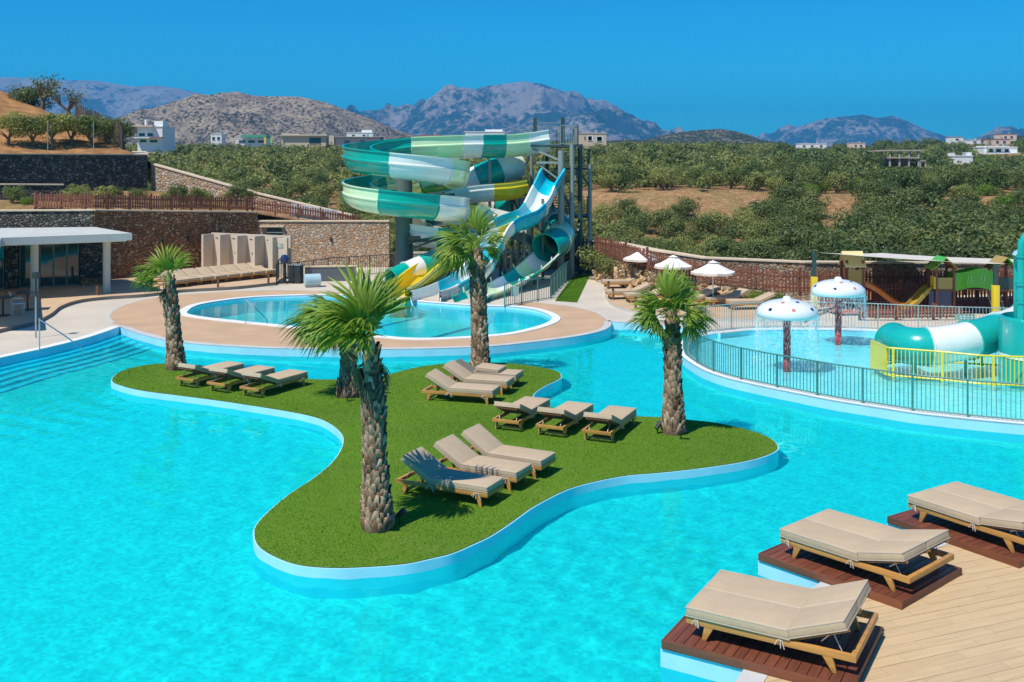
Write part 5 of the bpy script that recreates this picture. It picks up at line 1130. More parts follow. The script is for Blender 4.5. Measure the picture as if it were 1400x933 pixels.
# red canopy booth behind the slides
c = W(585, 345, 57.5); t = thing('booth', 'small booth with red plastic top and translucent screen behind the slides', 'booth', (c[0], c[1], .25))
MB().box((0, 0, 1.15), (1.7, .05, 1.5)).build('screen', m_clear, t)
for sx in (-.85, .85): MB().box((sx, 0, .95), (.07, .07, 1.95)).build('post', m_dark, t)
m = MB(); m.beam((-.95, 0, 2.12), (.95, 0, 1.92), .5, .14); m.build('top', m_redorange, t)
m = MB(); m.beam((-.5, -.28, 2.02), (.6, -.28, 1.92), .04, .05); m.build('handle', m_yellow, t)
# ------------------------------------------------------------------ stainless handrails
def handrail(label, p, q, h, pool_z):
    t = thing('handrail', label, 'handrail', (p[0], p[1], p[2])); d = Vector(q) - Vector(p)
    MB().tube([(0, 0, -.02), (0, 0, h)], .024, 8).build('post', m_chrome, t); MB().tube([(0, 0, h - .03), tuple(d * .5 + Vector((0, 0, h * .55))), (d.x, d.y, d.z + .1), (d.x + .02, d.y, d.z - .35)], .022, 8).build('rail', m_chrome, t)
a = P(54, 479, ZD); b_ = P(113, 487, 0); handrail('stainless handrail descending the submerged steps', (*a, ZD), (*b_, 0.15), 1.05, 0)
a = P(336, 443, ZD); b_ = P(365, 444, .1); handrail('stainless handrail at the rim of the slide pool', (*a, ZD + .03), (*b_, .2), .95, 0)
x, y = P(52, 443, ZD)
t = thing('pole_light', 'slim dark pole with a square head at the terrace kerb', 'lamp', (*P(49, 462, ZD), ZD)); MB().tube([(0, 0, -.05), (0, 0, 1.5)], .03, 8).build('pole', m_galv, t); MB().tube([(0, 0, 1.45), (0, 0, 2.1)], .035, 8).build('upper_pole', m_dark, t); MB().box((0, 0, 2.2), (.2, .2, .24)).build('head', m_dark, t)
# bollards along the kerbs
bl = None
for (px, py, lab, z) in ((207, 398, 1, .4), (298, 393, 1, .4), (367, 388, 1, .4), (133, 404, 1, .4), (832, 399, 2, .37), (838, 410, 2, .37), (869, 422, 2, .37), (828, 392, 2, .37)):
    x, y = P(px, py, z); lb = 'short brown bollard light along the kerb of the left terrace' if lab == 1 else 'short brown bollard light along the kerb of the parasol terrace'; gp = 'bollard lights on the left kerb' if lab == 1 else 'bollard lights on the right kerb'
    if bl is None:
        bl = thing('bollard_light', lb, 'bollard', (x, y, z), 0, gp); MB().box((0, 0, .22), (.09, .09, .44)).build('post', m_wood_dark, bl); MB().box((0, 0, .46), (.11, .11, .04)).build('cap', m_dark, bl)
    else: c = copy_tree(bl); c.location = (x, y, z); tag(c, lb, 'bollard', gp)
# ------------------------------------------------------------------ parasols
def parasol(label, x, y, r_=.93, h=2.05, rz=0.0, z=.37):
    t = thing('parasol', label, 'parasol', (x, y, z), rz, 'white parasols'); MB().tube([(0, 0, 0), (0, 0, h)], .025, 8).build('pole', m_white, t); MB().box((0, 0, .06), (.5, .5, .12)).build('base', m_conc_raw, t, bevel=.02)
    n = 8; m = MB(); zs = [(.18, h - .12), (.45, h - .26), (.75, h - .40), (1.0, h - .47)]; vs = []
    for f, zz in zs:
        for k in range(n * 2): a = math.pi * k / n; q = 1.0 if k % 2 == 0 else (math.cos(math.pi / n) * (1 - .02)); vs.append((r_ * f * q * math.cos(a), r_ * f * q * math.sin(a), zz - (0 if k % 2 == 0 else .03 * f)))
    N = 2 * n; fs = [(i * N + k, i * N + (k + 1) % N, (i + 1) * N + (k + 1) % N, (i + 1) * N + k) for i in range(3) for k in range(N)]; m.add(vs, fs); cn = m.build('canopy', m_fabric, t)
    m = MB(); top = [(0, 0, h)] + [(.24 * r_ * math.cos(2 * math.pi * k / n), .24 * r_ * math.sin(2 * math.pi * k / n), h - .09) for k in range(n)]; m.add(top, [(0, 1 + k, 1 + (k + 1) % n) for k in range(n)]); m.build('vent_cap', m_fabric, cn)
    m = MB(); a = vs[3 * N:]; m.add(a + [(p[0] * 1.0, p[1] * 1.0, p[2] - .10) for p in a], [(k, (k + 1) % N, N + (k + 1) % N, N + k) for k in range(N)]); m.build('valance', m_fringe, t)
    for k in range(n): a = 2 * math.pi * k / n; MB().beam((0, 0, h - .1), (r_ * .97 * math.cos(a), r_ * .97 * math.sin(a), h - .49), .014, .014).build('rib', m_wood, t)
parasol('white fringed parasol standing by the small olive trees', 6.25, 49.2, .93, 1.92, .1); parasol('middle white fringed parasol of the three', 7.25, 46.0, .9, 1.9, .2); parasol('white fringed parasol nearest the kids pool railing', 8.5, 43.3, .94, 1.92, .0)
x, y = 6.4, 50.2; t = thing('litter_bin', 'dark cylindrical litter bin on a post behind the first parasol', 'bin', (x, y, .37)); MB().lathe([(.0, .55), (.17, .55), (.18, 1.15), (.15, 1.2), (0, 1.2)], 14).build('drum', m_dark, t); MB().tube([(0, .15, 0), (0, .15, 1.2)], .03, 6).build('post', m_dark, t)
# ------------------------------------------------------------------ kids' pool: mushroom sprays
def mushroom(label, px, py, r_, H, wob):
    x, y = P(px, py, .17); t = thing('water_mushroom', label, 'water feature', (x, y, -.14), 0, 'mushroom sprays')
    MB().lathe([(.14, 0), (.115, .2), (.115, H - .2), (.14, H - .1)], 20).build('stem', m_red, t, smooth=True)
    prof = [(0, H + .52), (.10, H + .50), (.13, H + .44)] + [(r_ * math.sin(a), H + .42 * math.cos(a)) for a in np.linspace(.16, math.pi / 2, 9)] + [(r_ * 1.0, H - .06), (r_ * .96, H - .12), (r_ * .85, H - .10), (.12, H - .02)]
    cap = MB().lathe(prof[::-1], 40).build('cap', m_capwhite, t, smooth=True)
    for i, (az, f, mm) in enumerate(((-140, 1.15, m_navy), (-92, 1.1, m_pink), (-45, 1.12, m_navy), (-5, 1.15, m_navy), (-120, .55, m_pink), (-62, .5, m_navy), (160, 1.1, m_navy), (100, 1.0, m_pink), (50, 1.1, m_navy))):
        n_ = Vector((math.sin(f) * math.cos(R(az + wob)) / r_, math.sin(f) * math.sin(R(az + wob)) / r_, math.cos(f) / .42)).normalized(); c = Vector((r_ * math.sin(f) * math.cos(R(az + wob)), r_ * math.sin(f) * math.sin(R(az + wob)), H + .42 * math.cos(f)))
        m = MB(); s_ = n_.cross(Vector((0, 0, 1))).normalized(); u = s_.cross(n_); rr = .058
        m.add([c + n_ * .012 + s_ * rr * math.cos(q) + u * rr * math.sin(q) for q in np.linspace(0, 2 * math.pi, 15)[:-1]] + [c - n_ * .02 + s_ * rr * math.cos(q) + u * rr * math.sin(q) for q in np.linspace(0, 2 * math.pi, 15)[:-1]], [tuple(range(14))] + [(k + 14, (k + 1) % 14 + 14, (k + 1) % 14, k) for k in range(14)]); m.build('spot', mm, cap)
    # falling curtain of drops and threads
    k = 3600; a = np.random.rand(k) * 6.283; f = np.random.rand(k) ** 1.4; z = H - .1 - f * (H - .45); rr = r_ * (.97 + .10 * f + np.random.randn(k) * .03); ln = .03 + .12 * np.random.rand(k) * (1 - .6 * f); wd = .005 + .004 * np.random.rand(k)
    cx, cy = rr * np.cos(a), rr * np.sin(a); b = np.random.rand(k) * 6.283; dx, dy = np.cos(b) * wd, np.sin(b) * wd
    V = np.stack([np.c_[cx - dx, cy - dy, z], np.c_[cx + dx, cy + dy, z], np.c_[cx, cy, z - ln]], 1).reshape(-1, 3); o = np_mesh('water_curtain', V, np.arange(3 * k).reshape(-1, 3), m_fall, t); o['kind'] = 'stuff'
mushroom('white mushroom spray with dark spots on a red stem, nearer the curved teal railing', 1076, 502, .93, 1.98, 0)
mushroom('smaller-looking white mushroom spray on a red stem, closer to the playground', 1146, 466, .93, 2.05, 25)
# kids' tube slide, its yellow fence and the teal play tower
ok_ = (14.3, 31.5, -.14); t = thing('kids_slide', 'teal and white closed tube slide ending in the kids pool', 'water slide', ok_)
ks = catmull([W(1440, 425, 33.0), W(1412, 434, 32.4), W(1385, 446, 31.8), W(1345, 460, 31.0), W(1300, 470, 30.4), W(1262, 474, 30.2), W(1238, 472, 30.6), W(1222, 468, 31.4)], 8)
flume(t, ok_, ks, 5, [m_kteal, m_fwhite, m_kteal, m_fwhite, m_kteal], ('tube', .52), step=.15)
for (px, py, Y) in ((1250, 500, 30.2), (1320, 500, 30.7), (1385, 500, 31.8)):
    c = W(px, 478, Y); MB().tube([(c[0], c[1], -.14), (c[0], c[1], c[2])], .07, 8).build('leg', m_kteal, t, ok_)
yb_ = [(*P(1192, 503, .2), .17), (*P(1213, 514, .2), .17), (*P(1285, 520, .2), .17), (*P(1340, 526, .2), .17), (*P(1440, 530, .2), .17)]
bar_fence('yellow_barrier', 'yellow metal barrier around the landing of the kids tube slide', 'railing', yb_, .85, .11, (m_pyellow, m_pyellow, m_pyellow), 12, .022, .07, rail_w=.06)
a, b_ = Vector(yb_[0]), Vector(yb_[1]); t = thing('yellow_board', 'solid yellow panel closing the end of the yellow barrier', 'barrier_board', tuple((a + b_) / 2), math.atan2((b_ - a).y, (b_ - a).x)); MB().box((0, 0, .45), ((b_ - a).length - .08, .05, .78)).build('board', m_pyellow, t); MB().box((0, 0, .86), ((b_ - a).length, .06, .05)).build('trim', m_pyellow, t)  # plain solid panel at the barrier end, not a gate
yb2 = [(*P(1195, 500, .2), .17), (*P(1250, 494, .2), .17), (*P(1360, 500, .2), .17), (*P(1440, 504, .2), .17)]
bar_fence('yellow_barrier', 'yellow barrier on the playground side of the kids tube slide', 'railing', yb2, .8, .2, (m_pyellow, m_pyellow, m_pyellow), 9, .022, .07, rail_w=.06)
c = P(1425, 520, .17); t = thing('play_tower', 'teal round water play tower with overhead pipes at the kids pool', 'water feature', (c[0], c[1], -.14))
MB().lathe([(1.15, 0), (1.15, 2.1), (1.05, 2.15), (1.05, 1.0), (0, 1.0)], 40).build('drum', m_kteal, t, smooth=True); MB().lathe([(1.17, 1.0), (1.17, 1.1)], 40).build('band', m_fwhite, t)
MB().tube(catmull([(-.85, -.5, .9), (-.86, -.5, 3.9), (-.82, -.5, 4.35), (-.6, -.5, 4.6), (-.2, -.5, 4.66), (.6, -.5, 4.66)], 5), .1, 14).build('pipe', m_kteal, t, smooth=True)
for z in (2.6, 3.1, 3.9): MB().lathe([(.13, z), (.13, z + .07)], 16, (-.86, -.5, 0)).build('pipe_collar', m_kteal, t)
MB().tube([(-.5, .5, .9), (-.5, .5, 4.0)], .08, 12).build('pipe', m_kteal, t, smooth=True); MB().tube([(-.86, -.5, 3.0), (-.5, .5, 3.1)], .05, 10).build('pipe', m_kteal, t)
MB().lathe([(0, 4.25), (.3, 4.2), (.62, 3.98), (.66, 3.9), (0, 3.95)], 24, (-.1, .1, 0)).build('spray_dome', fiberglass('pale_dome', (.45, .70, .72)), t, smooth=True)
# ------------------------------------------------------------------ playground with sail shade
def sail_post(px, Y, ytop, lab):
    c = W(px, ytop, Y); t = thing('sail_post', lab, 'post', (c[0], c[1], .3)); h = c[2] - .3
    MB().box((0, 0, h * .3), (.24, .24, h * .6)).build('padding', m_pyellow, t, bevel=.02); MB().box((0, 0, h * .5), (.14, .14, h)).build('post', m_darkgreen, t); return (c[0], c[1], c[2])
pa_ = sail_post(1113, 41.6, 345, 'dark post with yellow padding at the kids pool end of the sail'); pb_ = sail_post(1361, 40.6, 361, 'dark post with yellow padding in front of the climbing frames'); pc_ = sail_post(1389, 45.0, 358, 'dark sail post with yellow padding behind the teal play tower')
A_, B_, C_ = Vector(pa_), Vector(pb_), Vector(pc_) + Vector((.6, 0, .1)); D_ = Vector(W(1205, 346, 47.5))
m = MB(); N = 14; vs = []
for i in range(N + 1):
    for j in range(N + 1):
        u, v = i / N, j / N; q = A_.lerp(B_, u).lerp(D_.lerp(C_, u), v); s_ = 4 * u * (1 - u) * .05 + 4 * v * (1 - v) * .05; inw = .14; cu = (v - .5) * (4 * u * (1 - u)) * inw * -1.0; q = q + (D_ - A_) * cu * .5 + Vector((0, 0, -s_)); vs.append(tuple(q))
m.add(vs, [(i * (N + 1) + j, (i + 1) * (N + 1) + j, (i + 1) * (N + 1) + j + 1, i * (N + 1) + j + 1) for i in range(N) for j in range(N)])
tag(m.build('shade_sail', m_sail, None, pa_, smooth=True), 'pale beige shade sail stretched over the playground', 'shade sail')
# climbing frames
c = W(1165, 415, 43.2); t = thing('play_house', 'playhouse with a pale yellow roof panel and an orange slide', 'playhouse', (c[0], c[1], .33)); og = 0
for sx in (-.34, .34):
    for sy in (-.34, .34): MB().box((sx, sy, 1.0), (.1, .1, 2.0)).build('post', m_fence, t)
MB().box((0, 0, .95), (.8, .8, .08)).build('floor', m_fence, t)
m = MB(); m.beam((-.42, -.42, 1.75), (-.42, 0, 2.25), .04, .06) if False else None
for sy in (-1, 1): m = MB(); m.add([(-.44, sy * .46, 1.78), (.44, sy * .46, 1.78), (.44, 0, 2.36), (-.44, 0, 2.36), (-.44, sy * .46, 1.72), (.44, sy * .46, 1.72), (.44, 0, 2.30), (-.44, 0, 2.30)], [(0, 1, 2, 3), (7, 6, 5, 4), (0, 4, 5, 1), (1, 5, 6, 2), (2, 6, 7, 3), (3, 7, 4, 0)]); m.build('roof_panel', fiberglass('pale_yellow', (.80, .66, .30)), t)
MB().box((0, -.36, 1.3), (.6, .04, .6)).build('side_panel', m_mustard, t); MB().box((.38, -.1, 1.35), (.16, .3, .2)).build('window_box', m_orange, t)
def mini_slide(t, p0, p1, mat, w_=.34):
    pts = catmull([p0, tuple(Vector(p0).lerp(Vector(p1), .3) + Vector((0, 0, .02))), tuple(Vector(p0).lerp(Vector(p1), .7) + Vector((0, 0, -.12))), p1], 6); m = MB(); fr = sweep_frames(pts); sec = [(-w_ / 2, .14), (-w_ / 2, 0), (w_ / 2, 0), (w_ / 2, .14), (w_ / 2 + .03, .14), (w_ / 2 + .03, -.04), (-w_ / 2 - .03, -.04), (-w_ / 2 - .03, .14)]; n = len(sec)
    m.add([tuple(q + s_ * a + u * b) for q, tt, s_, u in fr for a, b in sec], [(i * n + j, i * n + (j + 1) % n, (i + 1) * n + (j + 1) % n, (i + 1) * n + j) for i in range(len(fr) - 1) for j in range(n)]); m.build('slide_chute', mat, t, smooth=False)
mini_slide(t, (.45, -.1, .98), (2.0, -.9, .12), m_orange)
c = W(1287, 418, 42.4); t = thing('climbing_frame', 'wooden climbing frame with green roofs, green bridge and slides', 'playground', (c[0], c[1], .33))
def tower_(x, roofm, side, roofside):
    for sx in (-.36, .36):
        for sy in (-.36, .36): MB().box((x + sx, sy, .95), (.09, .09, 1.9)).build('post', m_fence, t)
    MB().box((x, 0, .85), (.82, .82, .08)).build('floor', m_fence, t)
    for e, mm in ((-1, roofm[0]), (1, roofm[1])):
        m = MB(); m.add([(x + e * .5, -.5, 1.75), (x + e * .5, .5, 1.75), (x, .5, 2.22), (x, -.5, 2.22), (x + e * .5, -.5, 1.70), (x + e * .5, .5, 1.70), (x, .5, 2.17), (x, -.5, 2.17)], [(0, 1, 2, 3), (7, 6, 5, 4), (0, 4, 5, 1), (1, 5, 6, 2), (2, 6, 7, 3), (3, 7, 4, 0)]); m.build('roof_panel', mm, t)
    MB().box((x, -.37, 1.12), (.6, .03, .5)).build('side_panel', side, t)
tower_(0, (m_green, m_mustard), m_mustard, 0); tower_(2.5, (m_mustard, m_green), m_darkgreen, 0)
for sy in (-.33, .33):
    m = MB(); n_ = 10; vs = []
    for k in range(n_ + 1): u = k / n_; x = .42 + u * 1.66; z = .80 + .16 * math.sin(math.pi * u); vs += [(x, sy - .015, z), (x, sy + .015, z), (x, sy + .015, z + .75 - .06 * math.sin(math.pi * u * 2)), (x, sy - .015, z + .75 - .06 * math.sin(math.pi * u * 2))]
    m.add(vs, [(k * 4 + j, k * 4 + (j + 1) % 4, (k + 1) * 4 + (j + 1) % 4, (k + 1) * 4 + j) for k in range(n_) for j in range(4)]); br = m.build('bridge_side', m_green, t)
    for u in (.3, .38, .62, .7): x = .42 + u * 1.66; MB().beam((x, sy - .03 , 1.12), (x + .04, sy - .03, 1.45), .045, .012).build('cut_out', m_lgreen, br)
MB().box((1.25, 0, .88), (1.7, .6, .05)).build('bridge_deck', m_fence, t)
MB().box((-.1, -.3, .42), (1.1, .05, .8)).build('climbing_panel', m_navy, t); MB().box((-.4, -.2, 1.15), (.12, .4, .5)).build('window_box', m_pyellow, t)
m = MB()
for k in range(5): m.tube([(1.9 + .12 * k, -.5, .05), (1.75 + .12 * k, -.2, .9)], .012, 5)
for k in range(4): m.tube([(1.85, -.45 + .08 * k, .2 + .2 * k), (2.4, -.45 + .08 * k, .2 + .2 * k)], .012, 5)
m.build('climbing_net', m_cord, t)
mini_slide(t, (-.42, 0, .92), (-1.9, -.8, .12), m_mustard); mini_slide(t, (2.95, -.1, .95), (3.35, -1.4, .1), m_green)
c = W(1251, 434, 40.4); t = thing('notice_board', 'pale green notice panel on the railing in front of the playground', 'sign', (16.35, 37.0, .3)); MB().box((0, -.02, .55), (.72, .02, .22)).build('panel', m_sign, t); 
m = MB(); xx = -.2
while xx < .28: w_ = random.choice((.03, .05)); m.box((xx, -.035, .58), (w_, .006, .05)); m.box((xx + .01, -.035, .50), (w_, .006, .04)); xx += w_ + .02
m.build('lettering', m_white, t); MB().box((0, 0, .2), (.04, .02, .5)).build('bracket', m_rail_grey, t)
# ------------------------------------------------------------------ far buildings
def ground_z(x, y): return float(terr(np.array([x]), np.array([y]))[0])
def house(label, x0, x1, ytop, ybot, Y, mat, dep=None, wins=(), roofm=None, extras=(), cat='house', wmat=None, flat=True):
    """a block seen between photo columns x0..x1; windows as fractions (u0,u1,v0,v1) of the front, each with its pane and sill"""
    a = W(x0, ytop, Y); b = W(x1, ybot, Y); wd = b[0] - a[0]; h = a[2] - b[2]; dep = dep or max(4, wd * .6); z0 = b[2]; cx = (a[0] + b[0]) / 2
    t = thing('house', label, cat, (cx, Y, z0 - 3)); s_ = 3
    m = MB(); m.box((0, dep / 2, s_ / 2 + h / 2 - .0), (wd, dep, h + s_)); m.build('wall', mat, t)
    MB().box((0, dep / 2, s_ + h + .12), (wd + .3, dep + .3, .24)).build('roof', roofm or mat, t)
    if wd > 3:
        MB().tube([(wd * .22, dep * .4, s_ + h + .2), (wd * .22, dep * .4, s_ + h + 1.1)], .4, 10).build('water_tank', m_galv, t); MB().tube([(-wd * .3, dep * .5, s_ + h + .2), (-wd * .3, dep * .5, s_ + h + 2.0)], .05, 5).build('antenna', m_galv, t)
    for (u0, u1, v0, v1) in wins:
        w_ = (u1 - u0) * wd; hh = (v1 - v0) * h; c = (-wd / 2 + (u0 + u1) / 2 * wd, -.02, s_ + (v0 + v1) / 2 * h); f = MB().box(c, (w_, .08, hh)).build('window', m_glasswin, t)
        MB().box((c[0], -.08, c[2] - hh / 2 - .05), (w_ + .2, .2, .1)).build('sill', mat, f)
    for (nm, mm, u0, u1, v0, v1, d0, d1) in extras: MB().box((-wd / 2 + (u0 + u1) / 2 * wd, (d0 + d1) / 2, s_ + (v0 + v1) / 2 * h), ((u1 - u0) * wd, d1 - d0, (v1 - v0) * h)).build(nm, mm, t)
    return t
house('white three-storey house with balconies and pinkish slab roof beyond the olive slope', 188, 222, 174, 196, 240, m_white, 9, [(.06, .3, .42, .62), (.4, .62, .42, .62), (.1, .35, .05, .22), (.5, .8, .04, .2)], None, [('balcony', m_white, -.05, 1.02, .30, .36, -1.4, 0), ('balcony', m_tile, .55, 1.06, .33, .38, -1.5, -.1), ('roof_slab', m_pinkish, -.45, .7, 1.02, 1.10, -1.5, 8), ('parapet', m_white, .55, .9, 1.08, 1.4, 2, 6), ('stair_block', m_pinkish, -.4, .0, .6, 1.02, .5, 7), ('post', m_white, -.38, -.36, .7, 1.02, -1.3, -1.0), ('chimney', m_white, .1, .16, 1.1, 1.5, 3, 4)])
house('small white cubic house in the trees left of the green-roofed station', 288, 303, 184, 196, 420, m_white, 6, [(.15, .4, .35, .7), (.6, .85, .35, .7)])
house('green-canopied white filling station in the grove', 322, 366, 190, 197, 430, m_white, 6, [(.1, .3, .2, .7), (.4, .6, .2, .7), (.7, .9, .2, .7)], None, [('canopy', M('station_green', (.05, .38, .22), .6), .2, 1.0, 1.25, 1.7, -2, 4), ('pillar', m_pyellow, .92, .98, 0, 1.3, -2, -1.6), ('totem', M('station_totem', (.3, .6, .1), .5), 1.1, 1.16, -.1, 1.2, -1, -.7), ('mast', m_white, -.38, -.35, .2, 2.2, 1, 1.3)], 'building')
house('long raw beige concrete building with dark openings', 385, 446, 185, 199, 360, m_beige, 10, [(.62, .88, .15, .75)], None, [('pier', m_beige, .58, .61, -.3, .1, 0, 1), ('parapet', m_beige, .0, .4, 1.02, 1.15, 0, 9), ('overhang', m_conc_raw, -.02, 1.04, .9, 1.0, -1, 0)], 'building')
house('low grey building joined to the raw beige concrete one', 450, 520, 188, 198, 355, m_roofdark, 9, [(.3, .4, .2, .6), (.6, .7, .2, .6)], m_conc_raw, [('wall_panel', m_beige, 0, .1, 0, 1.25, -.4, 6)], 'building')
house('white box of a house above the grey roof', 474, 510, 182, 188, 400, m_white, 8, [(.2, .3, .2, .6), (.6, .7, .2, .6)], None, [('parapet', m_white, .55, .95, 1.0, 1.7, 1, 4)])
house('white house with a small dark window behind the green slide', 574, 602, 186, 197, 300, m_white, 8, [(.35, .5, .2, .62), (.1, .2, .3, .6)], m_tile, [('annex', m_white, 1.0, 1.85, .1, .75, .5, 6), ('parapet', m_white, 1.6, 1.85, .75, 1.05, .5, 6)])
house('white house peeping over the teal slide section', 636, 690, 181, 192, 310, m_white, 8, [(.1, .2, .3, .7), (.7, .8, .3, .7)], None, [('parapet', m_white, .5, .95, 1.02, 1.35, 1, 5)])
house('beige apartment block right of the tower top', 786, 829, 183, 197, 300, m_beige, 9, [(.42, .54, .35, .75), (.7, .86, .3, .7), (.3, .34, .5, .7)], None, [('panel', m_white, .40, .58, .25, .8, -.06, -.01), ('panel', m_white, .68, .9, .22, .75, -.06, -.01)], 'building')
house('row of low white houses on the crest', 1094, 1130, 197, 203, 520, m_white, 8, [(.1, .2, .3, .7), (.4, .5, .3, .7), (.75, .85, .3, .7)])
house('pinkish house at the end of the crest row', 1165, 1183, 196, 203, 520, m_pinkish, 8, [(.2, .35, .3, .7), (.6, .75, .3, .7)])
house('white villa with long terrace on the scrub hillside', 1346, 1391, 202, 211, 330, m_white, 8, [(.15, .25, .3, .8), (.35, .5, .3, .8), (.62, .74, .3, .75)], None, [('roof_slab', m_white, .05, .7, 1.0, 1.25, -1.5, 7), ('terrace', m_white, -.15, 1.02, -.15, .2, -2.5, 0)])
house('pink house above the white villa', 1357, 1381, 191, 198, 420, m_pinkish, 8, [(.2, .35, .3, .7), (.6, .75, .3, .7)], m_tile)
house('pale house highest on the right-hand hillside', 1369, 1390, 184, 192, 520, m_pinkish, 8, [(.2, .35, .3, .7), (.6, .75, .3, .7)], m_tile)
house('white gabled house on the skyline of the right-hand hill', 1302, 1317, 188, 194, 540, m_white, 8, [(.3, .6, .3, .7)], m_tile)
house('tiny white house below the skyline of the right-hand hill', 1326, 1341, 192, 197, 500, m_white, 7, [(.3, .6, .3, .7)])
house('ruined low white wall house on the scrub slope', 1304, 1330, 214, 221, 260, m_white, 5, [], None, [('broken_wall', m_white, 0, .06, 1, 1.7, 0, 4), ('broken_wall', m_white, .88, .95, 1, 1.8, 0, 4)])
house('small flat grey shed half hidden in the grove', 1124, 1160, 293, 304, 118, m_conc_raw, 4, [(.55, .9, .2, .75), (.1, .3, .2, .7)], m_white, (), 'shed')
# concrete skeleton
Y = 230; a = W(1216, 206, Y); b_ = W(1266, 228, Y); t = thing('concrete_frame', 'unfinished concrete frame building open on all sides', 'building', (a[0], Y, b_[2])); wd = b_[0] - a[0]; h = a[2] - b_[2]
for i in range(4):
    for j in (0, 5): MB().box((wd * .78 * i / 3 + .1, j, h * .5), (.35, .35, h)).build('column', m_conc_raw, t)
for z in (.55, 1.0): MB().box((wd * .38, 2.5, h * z), (wd * .86 + (1 if z == 1 else 0), 6, .3)).build('slab', m_conc_raw, t)
MB().box((-1.2, 2.5, h * .98), (3.6, 5, .25)).build('slab', m_conc_raw, t); MB().box((wd * .92, 2.5, h * .35), (wd * .2, 5.5, .28)).build('slab', m_conc_raw, t)
for x in (.84, .99): MB().box((wd * x, 0, h * .15), (.3, .3, h * .5)).build('column', m_conc_raw, t)
MB().box((wd * .38, 4.9, h * .3), (wd * .8, .2, h * .6)).build('back_wall', m_conc_raw, t)

# ------------------------------------------------------------------ trees
def crown(n, seed, rx=1.8, rz=1.35, leaf=.24, lobes=13, flat=.55):
    g = np.random.default_rng(seed); lob = []
    for k in range(lobes):
        a = g.uniform(0, 6.283); r_ = math.sqrt(g.uniform(0, 1)) * .72; zz = g.uniform(-.45, .75) * (1 - r_ * .5); lob.append((r_ * math.cos(a) * rx, r_ * math.sin(a) * rx, zz * rz, g.uniform(.28, .52)))
    lob = np.array(lob); pick = g.integers(0, lobes, n); d = g.normal(size=(n, 3)); d /= np.linalg.norm(d, axis=1)[:, None]; rr = g.uniform(.45, 1.08, n) ** .6
    c = lob[pick, :3] + d * (lob[pick, 3] * rx * rr)[:, None] * np.array([1, 1, .85]); c[:, 2] = np.maximum(c[:, 2], -rz * .75)
    # leaf sprays point outwards and up
    nrm = d + g.normal(size=(n, 3)) * .42; nrm[:, 2] += .3; nrm /= np.linalg.norm(nrm, axis=1)[:, None]
    t = np.cross(nrm, g.normal(size=(n, 3))); t /= np.linalg.norm(t, axis=1)[:, None]; b = np.cross(nrm, t); s1 = leaf * g.uniform(.6, 1.3, n)[:, None]; s2 = s1 * g.uniform(.35, .6, n)[:, None]
    V = np.stack([c - t * s1 * .5, c + b * s2 * .5, c + t * s1 * .5, c - b * s2 * .5], 1).reshape(-1, 3); F = np.arange(4 * n).reshape(-1, 4)
    return V, F, np.clip(g.normal(.45, .25, n), 0, 1)
def limb_mesh(seed, h=1.0, r0=.16, spread=.9):
    rr = random.Random(seed); m = MB(); top = h * .45; m.tube([(0, 0, -.5), (0, 0, 0), (rr.uniform(-.1, .1), rr.uniform(-.1, .1), top)], [r0 * 1.3, r0 * 1.1, r0 * .85], 8)
    for k in range(5):
        a = 6.283 * k / 5 + rr.uniform(-.4, .4); q = spread * rr.uniform(.6, 1.1); z = h * rr.uniform(1.0, 1.5)
        m.tube([(0, 0, top * .9), (math.cos(a) * q * .45, math.sin(a) * q * .45, (top + z) / 2), (math.cos(a) * q, math.sin(a) * q, z)], [r0 * .6, r0 * .38, r0 * .15], 6)
    return m
def free(o): me = o.data; bpy.data.objects.remove(o); return me
KINDS = {}
for kname, mat, n, kw in (('olive', m_olive, 2600, dict(leaf=.20)), ('shrub', m_shrub, 2600, dict(leaf=.19, rz=1.2, lobes=16)), ('carob', m_carob, 3600, dict(leaf=.20, rz=1.6, lobes=17))):
    L = []
    for s_ in range(4):
        V, F, T_ = crown(n, 100 + s_ * 7 + len(kname), **kw); L.append(free(np_mesh(kname + '_crown', V, F, mat, attr=T_)))
    KINDS[kname] = L
LIMBS = [free(limb_mesh(s_).build('trunk', m_bark)) for s_ in range(3)]
BLD = [(178, 228, 196, 240), (286, 305, 194, 420), (318, 368, 195, 430), (383, 448, 197, 360), (450, 520, 196, 355), (470, 512, 188, 400), (572, 628, 196, 300), (634, 692, 192, 310), (784, 831, 196, 300), (1092, 1132, 203, 520), (1163, 1186, 203, 520), (1342, 1394, 211, 330), (1355, 1383, 198, 420), (1367, 1392, 192, 520), (1300, 1319, 194, 540), (1324, 1343, 197, 500), (1302, 1332, 221, 260), (1122, 1162, 303, 118), (1205, 1270, 227, 230)]
cand = []; g = np.random.default_rng(5); Y = 58.0
